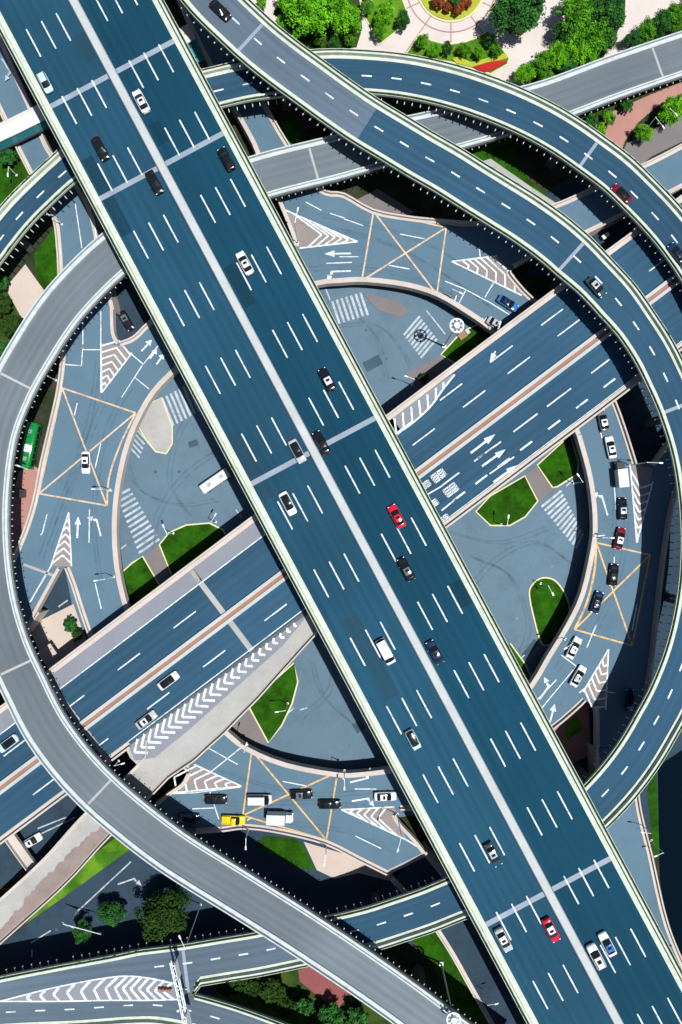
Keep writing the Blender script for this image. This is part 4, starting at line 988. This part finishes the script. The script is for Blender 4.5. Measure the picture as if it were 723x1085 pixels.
# ------------------------------------------------------------------ lamps, masts, gantry, footbridge
def lamp(px, py, ax, ay, label, z=0.0, h=8.0, arm=2.0, cat='street lamp', group='street lamps'):
    b = U(px, py, z); d = Vector((ax, -ay, 0)).normalized(); t = empty('street_lamp', b); tag(t, label, cat, group)
    m = MB(); m.box(0, 0, 0, .25, .45, .45); m.tube((0, 0, .2), (0, 0, h), .13, .07, 8); m.build('pole', 'steel_white', t)
    m = MB(); m.tube((0, 0, h-.1), tuple(d*arm+Vector((0, 0, h+.25))), .07, .05, 6); m.build('arm', 'steel_white', t)
    m = MB(); e = d*(arm+.35); m.box(e.x, e.y, h+.18, h+.36, .9, .34, math.atan2(d.y, d.x), .8); m.build('lamp_head', 'steel_white', t)
    return t
for px, py, ax, ay, z, h, lb in [
 (667, 493, 1, .05, ZR, 9, 'white street lamp reaching over the striped gore beside the box truck'),
 (60, 403, -1, -.2, ZR, 6, 'white street lamp on the outer wall beside the top of the left junction box'),
 (42, 499, -1, -.4, ZR, 6, 'white street lamp on the outer wall near the green bus'),
 (121, 611, -1, .15, ZR, 6, 'white street lamp on the inner wall above the left lawn island'),
 (117, 519, -1, 0, ZR, 5, 'white street lamp on the inner wall opposite the striped crossing'),
 (262, 789, .3, -1, ZR, 5, 'white street lamp on the inner wall above the bottom junction box'),
 (365, 816, 0, 1, ZR, 5, 'white street lamp on the inner wall near the turning arrows'),
 (264, 877, 0, 1, ZR, 5, 'white street lamp on the outer wall below the yellow pickup'),
 (346, 894, -.2, 1, ZR, 5, 'white street lamp on the outer wall below the bottom junction box'),
 (421, 862, -.3, 1, ZR, 11, 'tall lamp at the nose of the lower right gore'),
 (316, 258, .25, -1, ZR, 11, 'tall lamp at the nose of the upper left gore'),
 (66, 238, -1, 0, 3.8, 5, 'white street lamp beside the approach road between the two left flyovers'),
 (630, 569, 1, 0, ZR, 5, 'white street lamp on the inner wall at the orange junction box corner'),
 (599, 677, -.8, .5, ZR, 5, 'white street lamp on the inner wall beside two white cars'),
 (476, 314, .9, .5, ZR, 5, 'white street lamp on the inner wall near the upper turning lanes'),
 (184, 565, -.4, -1, 0, 6, 'short lamp on the kerb of the upper left lawn island'),
 (229, 553, .6, -1, 0, 6, 'short lamp on the lawn island next to the minibus'),
 (531, 556, .1, -1, 0, 6, 'short lamp on the right lawn island below the cross highway'),
 (573, 618, .5, 1, 0, 6, 'short lamp on the rounded lawn island'),
 (305, 745, -1, .1, 0, 6, 'short lamp on the lower lawn island'),
 (436, 408, -1, -.3, 0, 7, 'short lamp beside the striped wedge of the cross highway'),
 (608, 512, -.6, -.8, 0, 6, 'short lamp on the lawn by the curved inner wall'),
 (675, 868, -1, -.2, 0, 7, 'lamp beside the road at the water edge'),
 (690, 890, -1, .3, 0, 6, 'lamp on the green bank beside the water'),
 (706, 1004, 1, -.2, 0, 6, 'lamp where the bank meets the highway'),
 (510, 1042, 1, -.3, 0, 7, 'lamp over the road beside the lower highway edge'),
 (126, 806, 1, -.3, 9.6, 3, 'short lamp on the end of the cross highway parapet'),
 (213, 958, -.4, -1, 0, 16, 'very tall pole lamp behind the bottom left flyover'),
 (676, 148, .5, .8, 0, 9, 'dark mast beside the pavement tree at upper right'),
 (697, 131, .6, .8, 0, 6, 'lamp between the two pavement trees at upper right'),
 (18, 186, 0, 1, 0, 4, 'small white lamp on the lawn at the upper left')]:
    lamp(px, py, ax, ay, lb, z, h, 2.4 if h > 8 else 1.6)
# traffic signal mast over the road at the lower left
b = U(83, 963, 0); t = empty('signal_mast', b); tag(t, 'white traffic signal mast with a long arm across the lower left road', 'traffic signal')
m = MB(); m.tube((0, 0, 0), (0, 0, 6.4), .16, .12, 8); m.build('pole', 'steel_white', t)
e = U(107, 990, 6.2)-b; m = MB(); m.tube((-e.x*.12, -e.y*.12, 6.2), (e.x, e.y, 6.2), .11, .07, 8); m.tube((-1.2, .5, 6.0), (1.4, -.8, 6.0), .06, .06, 6); m.build('arm', 'steel_white', t)
for f in (.55, .95): m = MB(); m.box(e.x*f, e.y*f, 5.6, 6.1, .9, .4, math.atan2(e.y, e.x)); m.build('signal_head', 'steel_dark', t)
# two high mast lights with ring crowns
for px, py, lb in ((470.5, 367, 'high mast light with ring crown on the lawn beside the upper crossing'), (467.5, 1020, 'high mast light with ring crown at the bottom edge beside the pale flyover')):
    t = empty('high_mast_light', U(px, py, 0)); tag(t, lb, 'mast light', 'high mast lights'); h = 17.5
    m = MB(); m.box(0, 0, 0, .5, .9, .9); m.tube((0, 0, .4), (0, 0, h), .24, .12, 10); m.build('pole', 'steel_white', t)
    m = MB(); n = 24
    m.sweep([[Vector((math.cos(a)*r, math.sin(a)*r, z)) for r, z in ((1.25, h-.1), (1.5, h-.1), (1.5, h+.15), (1.25, h+.15))][::-1] for a in [2*math.pi*i/n for i in range(n+1)]])
    for i in range(4): a = i*math.pi/2; m.tube((0, 0, h), (math.cos(a)*1.4, math.sin(a)*1.4, h), .05, .05, 6)
    m.build('crown_ring', 'steel_white', t)
    m = MB(); m.tube((0, 0, h-.2), (0, 0, h+.5), .75, .6, 18); m.build('hub', 'steel_white', t)
    for i in range(8): a = 2*math.pi*i/8; m = MB(); m.box(math.cos(a)*1.15, math.sin(a)*1.15, h-.3, h+.06, .4, .36, a, .8); m.build('floodlight', 'lamp_glass', t)
# sign gantry over the two merging ramps
zg = 11.0*ZS; c0 = U(196, 1049, zg); t = empty('sign_gantry', c0); tag(t, 'white steel sign gantry standing on the nose between two ramps at bottom left', 'sign gantry')
m = MB(); m.tube((0, 0, -1), (0, 0, 6.3), .32, .26, 10); m.box(0, 0, 0, .5, 1.1, 1.1); m.build('column', 'steel_white', t)
A = U(183, 1018, zg+5.8)-c0; B = U(199, 1090, zg+5.8)-c0; A.z = B.z = 5.8
d = (B-A).normalized(); nn = Vector((-d.y, d.x, 0)); m = MB()
for o, z in ((-.45, 5.4), (.45, 5.4), (-.45, 6.3), (.45, 6.3)): m.tube(A+nn*o+Vector((0, 0, z-5.8)), B+nn*o+Vector((0, 0, z-5.8)), .11, .11, 6)
L_ = (B-A).length; k = int(L_/1.1)
for i in range(k):
    p, q = A+d*(i*1.1), A+d*((i+1)*1.1); s = 1 if i % 2 else -1
    m.tube(p+nn*.45*s+Vector((0, 0, .5)), q-nn*.45*s+Vector((0, 0, .5)), .06, .06, 5); m.tube(p+nn*.45+Vector((0, 0, -.4)), q+nn*.45+Vector((0, 0, .5)), .06, .06, 5)
m.build('truss', 'steel_white', t)
for f, w, h in ((.13, 3.6, 2.4), (.88, 3.8, 2.6)):
    p = A+d*L_*f+nn*.75; m = MB(); m.box(p.x, p.y, 4.9, 4.9+h, w, .12, math.atan2(d.y, d.x)); m.build('sign_panel', 'steel_white', t)
for s in (-1, 1): m = MB(); p = d*s*.7; m.box(p.x, p.y, 2.6, 4.2, 1.1, .7, math.atan2(d.y, d.x)); m.build('control_box', 'steel_grey', t)
# small utility cabinet at the striped nose
c = U(176, 1047, 11*ZS+.02); t = empty('crash_cushion', c); tag(t, 'orange brown crash cushion at the tip of the striped nose', 'crash cushion')
m = MB()
for i in range(4): m.tube((i*.75-1.2, 0, 0), (i*.75-1.2, 0, .9), .4-.03*i, .4-.03*i, 10)
m.build('barrel', 'median_brick', t); m = MB(); m.box(0, 0, .3, .5, 3.2, .12); m.build('strap', 'paint_white', t)
# covered footbridge under the highway
t = empty('footbridge'); tag(t, 'covered footbridge with white roof passing beneath the straight highway', 'footbridge')
fl = Line([(-70, 170, 9.0), (-20, 149, 9.0), (22, 129.5, 9.0), (110, 84, 9.0), (203, 33, 9.0)], 2.5)
m = MB(); fl.sweep(m, [(-1.9, -.1), (-1.8, .05), (-.9, .28), (0, .36), (.9, .28), (1.8, .05), (1.9, -.1)][::-1])
m.build('roof', 'roof_white', t)
m = MB(); fl.sweep(m, [(-1.8, -3.2), (1.8, -3.2), (1.8, -2.6), (-1.8, -2.6)]); m.build('deck', 'deck_side', t)
for s in (-1, 1): m = MB(); fl.sweep(m, [(s*1.72, -2.6), (s*1.78, -2.6), (s*1.78, -.2), (s*1.72, -.2)][::(1 if s > 0 else -1)]); m.build('side_glass', 'teal_glass', t)
sl_ = Line([(202, 38, 8.0), (206, 50, 6.2), (211, 66, 3.2)], 1)
m = MB(); sl_.sweep(m, [(-1.3, -.1), (-1.3, .06), (0, .2), (1.3, .06), (1.3, -.1)][::-1]); m.build('stair_roof', 'teal_glass', t)
m = MB(); sl_.sweep(m, [(-1.2, -2.4), (1.2, -2.4), (1.2, -2.1), (-1.2, -2.1)]); m.build('stair', 'deck_side', t)
for px, py in ((-20, 149), (46, 118), (190, 42)): c = fl.pt(fl.near(px, py), 0); m = MB(); m.tube((c.x, c.y, 0), (c.x, c.y, c.z-3.2), .5, .5, 10); m.build('pier', 'deck_side', t)
# low pergola and sheds in the gap beside the cross highway, small kiosk at the other gap
t = empty('pergola', U(56, 690, 0)); tag(t, 'small beige canopy roof on the plaza in the triangular gap at left', 'canopy')
m = MB(); m.box(0, 0, 2.6, 2.8, 3.6, 3.2, .6); m.build('roof', 'beige_paving', t)
for sx in (-1, 1):
    for sy in (-1, 1): x, y = sx*1.4, sy*1.2; m = MB(); m.tube((x*.82-y*.56, x*.56+y*.82, 0), (x*.82-y*.56, x*.56+y*.82, 2.6), .08, .08, 6); m.build('post', 'steel_grey', t)
t = empty('planter_box', U(490, 356, .15), .6); tag(t, 'low timber planter with a pale block on the lawn by the high mast', 'planter')
m = MB(); m.box(0, 0, 0, .5, 1.9, 1.4); m.build('box', 'median_brick', t); m = MB(); m.box(1.4, .1, 0, .8, .8, 1.2); m.build('cabinet', 'parapet', t)
t = empty('utility_cabinet', U(640, 252, 0), .6); tag(t, 'grey utility cabinet between the approach road and the cross highway', 'cabinet')
m = MB(); m.box(0, 0, 0, 1.2, 1.6, .8); m.build('body', 'steel_grey', t); m = MB(); m.box(0, 0, 1.2, 1.28, 1.75, .95); m.build('lid', 'steel_white', t)
# low bridge crossing the sunken street at lower left
t = empty('street_bridge'); tag(t, 'short beige footbridge over the sunken street at lower left', 'footbridge')
bl = Line([(6, 878, 2.6), (28, 909, 2.6), (40, 925, 2.6)], 2)
m = MB(); bl.sweep(m, [(-1.1, 0), (1.1, 0), (1.1, -.5), (-1.1, -.5)][::-1]); m.build('deck', 'kerb_pink', t)
for s in (-1, 1): m = MB(); bl.sweep(m, [(s*1.1, .01), (s*1.3, .01), (s*1.3, .8), (s*1.1, .8)][::(1 if s > 0 else -1)]); m.build('railing', 'kerb_pink', t)

# ------------------------------------------------------------------ trees and plants
def crown_mesh(seed, n_clump, per, leaf, flat=.75, gap=.0):
    rng = random.Random(seed); mb = MB(); tone = []
    for _ in range(n_clump):
        u = rng.uniform(-.35, 1); ph = rng.uniform(0, 2*math.pi); r = rng.uniform(.5, 1.0)*(.86+.16*math.sin(2*ph+seed)+.12*math.sin(5*ph+seed*2)); q = math.sqrt(1-u*u)
        c = Vector((q*math.cos(ph)*r, q*math.sin(ph)*r, u*r*flat)); cr = rng.uniform(.10, .30); base = min(1, max(0, rng.gauss(.5, .24)))
        for _ in range(per):
            o = Vector((rng.gauss(0, 1), rng.gauss(0, 1), rng.gauss(0, .8))); o = o.normalized()*cr*rng.random()**.45
            p = c+o; nrm = (o.normalized()*.6+Vector((rng.uniform(-1, 1), rng.uniform(-1, 1), rng.uniform(0, 1.3)))).normalized()
            a = nrm.orthogonal().normalized(); bb = nrm.cross(a); w = leaf*rng.uniform(.6, 1.2); l = w*rng.uniform(1.1, 1.7)
            mb.poly([p-a*l*.5, p-bb*w*.5, p+a*l*.5, p+bb*w*.5]); tone.append(min(1, max(0, base+rng.gauss(0, .13))))
    return mb, tone
def trunk_mesh(seed):
    rng = random.Random(seed); mb = MB(); mb.tube((0, 0, -1.25), (0, 0, -.3), .075, .05, 8)
    for i in range(6):
        a = i*1.05+rng.random(); e = Vector((math.cos(a)*.5, math.sin(a)*.5, rng.uniform(0, .4))); mb.tube((0, 0, -.4), e, .04, .012, 5)
    return mb
TREES = {}
def tree(px, py, rpx, leafm, label, name='broadleaf_tree', cat='tree', group='trees in the park', shape=0, zc=None):
    r = rpx*1.08/4.6; h = (r*1.05+.6) if zc is None else zc
    key = (leafm, shape)
    if key not in TREES:
        o = empty(name); mb, tone = crown_mesh(hash(leafm) % 97 if False else len(TREES)*13+5, 130 if shape == 0 else 60, 60, .066 if shape == 0 else .14, .72 if shape == 0 else .55)
        mb.build('crown', leafm, o, tone); trunk_mesh(len(TREES)).build('trunk', 'bark', o); TREES[key] = o
    else:
        src = TREES[key]; o = src.copy(); o.name = name; COL.objects.link(o)
        for ch in list(src.children): c = ch.copy(); COL.objects.link(c); c.parent = o
    zt = h*.95
    p = U(px, py, zt); o.location = p; o.scale = (r, r, max(.2, zt/1.25)*.98); o.rotation_euler = (0, 0, random.uniform(0, 6.28))
    tag(o, label, cat, group); return o
T = tree
for a in [(329, 15, 23, 'leaf_bright', 'largest bright green tree at the top of the park between flyovers'), (364, 17, 18, 'leaf_bright', 'round bright green tree right of the largest park tree'), (305, 3, 12, 'leaf_bright', 'small bright tree cut by the top edge left of the largest park tree'),
          (299, 25, 7, 'leaf_bright', 'small bright bush against the right hand flyover'), (277, 2, 6, 'leaf_bright', 'small bush in the pink paved corner at the top'), (338, 42, 6, 'leaf_mid', 'low bush at the fork of the two flyovers'),
          (354, 46, 7, 'leaf_dark', 'dark bush below the round bright tree'), (371, 41, 7, 'leaf_mid', 'bush beside the pale path at the park edge'), (389, 5, 8, 'leaf_mid', 'small greyish tree at the top left of the round plaza'),
          (408, 14, 11, 'leaf_bright', 'bright bush in the wedge shaped bed left of the plaza'), (402, 32, 8, 'leaf_mid', 'bush at the pointed end of the wedge shaped bed'), (427, 21, 8, 'leaf_dark', 'dark round bush on the edge of the wedge shaped bed'),
          (447, 44, 7, 'leaf_mid', 'first bush from the left in the curved bed'), (460, 53, 7, 'leaf_bright', 'bright bush near the left end of the curved bed'), (474, 51, 6, 'leaf_dark', 'dark bush in the middle of the curved bed'),
          (492, 52, 7, 'leaf_mid', 'bush right of the middle in the curved bed'), (508, 56, 6, 'leaf_bright', 'bright bush above the red flowers'), (519, 43, 6, 'leaf_dark', 'dark bush at the upper right tip of the curved bed'), (527, 54, 6, 'leaf_mid', 'bush at the right end of the curved bed'),
          (549, 13, 25, 'leaf_dark', 'large dark round tree right of the flower circle'), (612, 10, 21, 'leaf_mid', 'broad tree at the top of the dense grove'), (644, 14, 20, 'leaf_dark', 'dark tree at the top right of the dense grove'),
          (632, 39, 18, 'leaf_mid', 'tree in the middle of the dense grove'), (602, 36, 14, 'leaf_dark', 'dark tree on the left flank of the dense grove'), (615, 52, 16, 'leaf_bright', 'bright feathery tree at the heart of the dense grove'),
          (592, 60, 13, 'leaf_bright', 'bright tree at the lower left of the dense grove'), (575, 66, 12, 'leaf_mid', 'tree left of the bright ones by the paved path'), (556, 78, 10, 'leaf_bright', 'bright tree at the left tip of the grove'),
          (579, 82, 9, 'leaf_mid', 'small tree at the corner of the flyover and concrete ramp'), (602, 74, 11, 'leaf_dark', 'dark tree against the concrete ramp'), (645, 40, 11, 'leaf_dark', 'dark tree on the right edge of the dense grove'),
          (672, 42, 9, 'leaf_dark', 'lowest tree of the row along the upper right ramp'), (685, 34, 11, 'leaf_mid', 'second tree of the row along the upper right ramp'), (700, 25, 12, 'leaf_dark', 'third tree of the row along the upper right ramp'), (716, 17, 12, 'leaf_mid', 'fourth tree of the row along the upper right ramp'), (732, 8, 12, 'leaf_dark', 'last tree of the row, cut by the right edge')]:
    T(*a, name='bush' if a[2] < 9 else 'broadleaf_tree', cat='bush' if a[2] < 9 else 'tree', group='bushes in the park' if a[2] < 9 else 'trees in the park')
for a in [(682, 141, 9, 'leaf_bright', 'small bright tree on the pink pavement beside a dark mast'), (713, 116, 14, 'leaf_bright', 'bright tree on the pink pavement at the right edge'),
          (118, 968, 13, 'leaf_dark', 'green tree on the median island right of the signal mast'), (88, 988, 11, 'leaf_dark', 'green tree at the left end of the median island'), (174, 968, 25, 'leaf_olive', 'large dark olive tree beside the pale flyover at lower left')]:
    T(*a, group='street trees')
for a in [(628, 128, 7, 'leaf_dark', 'dark shrub at the left end of the verge under the concrete ramp'), (645, 124, 7, 'leaf_mid', 'green shrub in the middle of the verge under the concrete ramp'), (637, 138, 6, 'leaf_bright', 'bright low shrub next to the pink path'), (665, 112, 6, 'leaf_dark', 'dark shrub at the right of the verge under the concrete ramp'),
          (243, 1046, 10, 'leaf_olive', 'olive shrub at the left end of the bottom bank'), (262, 1042, 14, 'leaf_olive', 'broad olive shrub next to the maroon paving'), (287, 1050, 15, 'leaf_olive', 'largest olive shrub of the bottom bank'), (303, 1066, 12, 'leaf_olive', 'olive shrub at the edge of the small ramp'), (322, 1068, 11, 'leaf_dark', 'dark shrub below the maroon paving'), (350, 1078, 13, 'leaf_dark', 'dark shrub at the bottom edge beside the pale flyover'), (380, 1082, 13, 'leaf_dark', 'second dark shrub at the bottom edge beside the pale flyover'),
          (8, 165, 9, 'leaf_dark', 'dark shrub in the lawn under the footbridge'), (3, 322, 10, 'leaf_olive', 'olive shrub left of the beige forecourt'), (10, 345, 11, 'leaf_olive', 'olive shrub below the beige forecourt'), (0, 372, 11, 'leaf_dark', 'dark shrub outside the pale flyover at the left edge'), (2, 300, 8, 'leaf_dark', 'dark shrub beneath the left flyover edge'),
          (74, 662, 7, 'leaf_dark', 'dark palm like plant in the triangular gap at left'), (82, 672, 6, 'leaf_olive', 'olive plant beside the small canopy'), (450, 400, 5, 'leaf_olive', 'small conical shrub by the cross highway wall')]:
    T(*a, name='shrub', cat='shrub', group='shrubs on the verges', shape=1)
# grass tufts along the bright strip
# flower beds
pv = MB()
for a in (25, 55, 90, 125, 155):
    c, n = math.cos(R(a)), math.sin(R(a)); quad(pv, (478+37*c, -13+37*n), (478+(60 if a == 90 else 95)*c, -13+(60 if a == 90 else 95)*n), .25, .034)
pathline(pv, [(478+47*math.cos(R(a)), -13+47*math.sin(R(a))) for a in range(0, 181, 6)], .3, .038)
tag(pv.build('paving_band', 'brick_path'), kind='structure')
def ellipse(cx, cy, r, n=32, ry=None): return [(cx+r*math.cos(2*math.pi*i/n), cy+(ry or r)*math.sin(2*math.pi*i/n)) for i in range(n)]
t = empty('flower_circle'); tag(t, 'round yellow green flower bed with brown shrubs at the top of the plaza', 'flower bed')
def bed(name, pts, z, m, parent):
    mb = MB(); tri_poly(mb, pts, [], z); W = [U(p[0], p[1], z) for p in pts]
    for a, b in zip(W, W[1:]+W[:1]): mb.poly([a, b, (b.x, b.y, .03), (a.x, a.y, .03)])
    return mb.build(name, m, parent)
bed('kerb', ellipse(478, -13, 36.5), .25, 'lawn_kerb', t); bed('planting', ellipse(478, -13, 34), .4, 'flower_yellow', t)
for i, (x, y, r, lm) in enumerate(((465, 1, 7, 'leaf_rust'), (475, 7, 5, 'leaf_rust'), (486, 9, 6, 'leaf_rust'), (494, 2, 6, 'leaf_rust'), (483, -1, 7, 'leaf_dark'))):
    T(x, y, r, lm, ['rust coloured shrub on the left of the flower circle', 'small rust shrub at the lower left of the flower circle', 'rust shrub at the bottom of the flower circle', 'rust shrub on the right of the flower circle', 'dark green shrub at the centre of the flower circle'][i], name='shrub', cat='shrub', group='shrubs in the flower circle', shape=1)
flat_area('planting_bed', [(445, 37), (457, 44), (473, 48), (491, 46), (505, 41), (517, 34), (539, 62), (537, 68), (520, 78), (480, 66), (430, 59)], .14, 'lawn_bright', kerb='lawn_kerb')
flat_area('planting_bed', [(386, 16), (400, -10), (422, -10), (434, 22), (403, 46)], .14, 'lawn_bright', kerb='lawn_kerb')
flat_area('planting_bed', [(560, 92), (545, 78), (580, 58), (600, 20), (612, -20), (664, -20), (662, 20), (640, 60), (630, 70)], .14, 'shrub_ground')
flat_area('planting_bed', [(524, 10), (540, -20), (580, -20), (572, 20), (552, 38), (530, 28)], .14, 'shrub_ground')
flat_area('planting_bed', [(664, 50), (680, 28), (740, -4), (760, 10), (720, 34)], .14, 'shrub_ground')
flat_area('planting_bed', [(290, 14), (300, -10), (380, -10), (384, 30), (378, 50), (330, 56)], .14, 'shrub_ground')
t = empty('flower_bed'); tag(t, 'red flower bed edged with yellow at the end of the curved hedge bed', 'flower bed')
bed('red_flowers', [(501, 71), (518, 66), (530, 64), (538, 65), (524, 73), (512, 77)], .45, 'flower_red', t)
bed('yellow_flowers', [(479, 62), (486, 60), (500, 66), (522, 60), (536, 56), (539, 61), (530, 63.8), (517, 65.8), (500, 71), (484, 67)], .42, 'flower_yellow', t)
t = empty('lawn_panel'); tag(t, 'tiny bright green lawn in the gap below the lower right gore', 'lawn'); bed('turf', [(598, 770), (611, 758), (618, 772), (602, 784)], .25, 'lawn_bright', t)
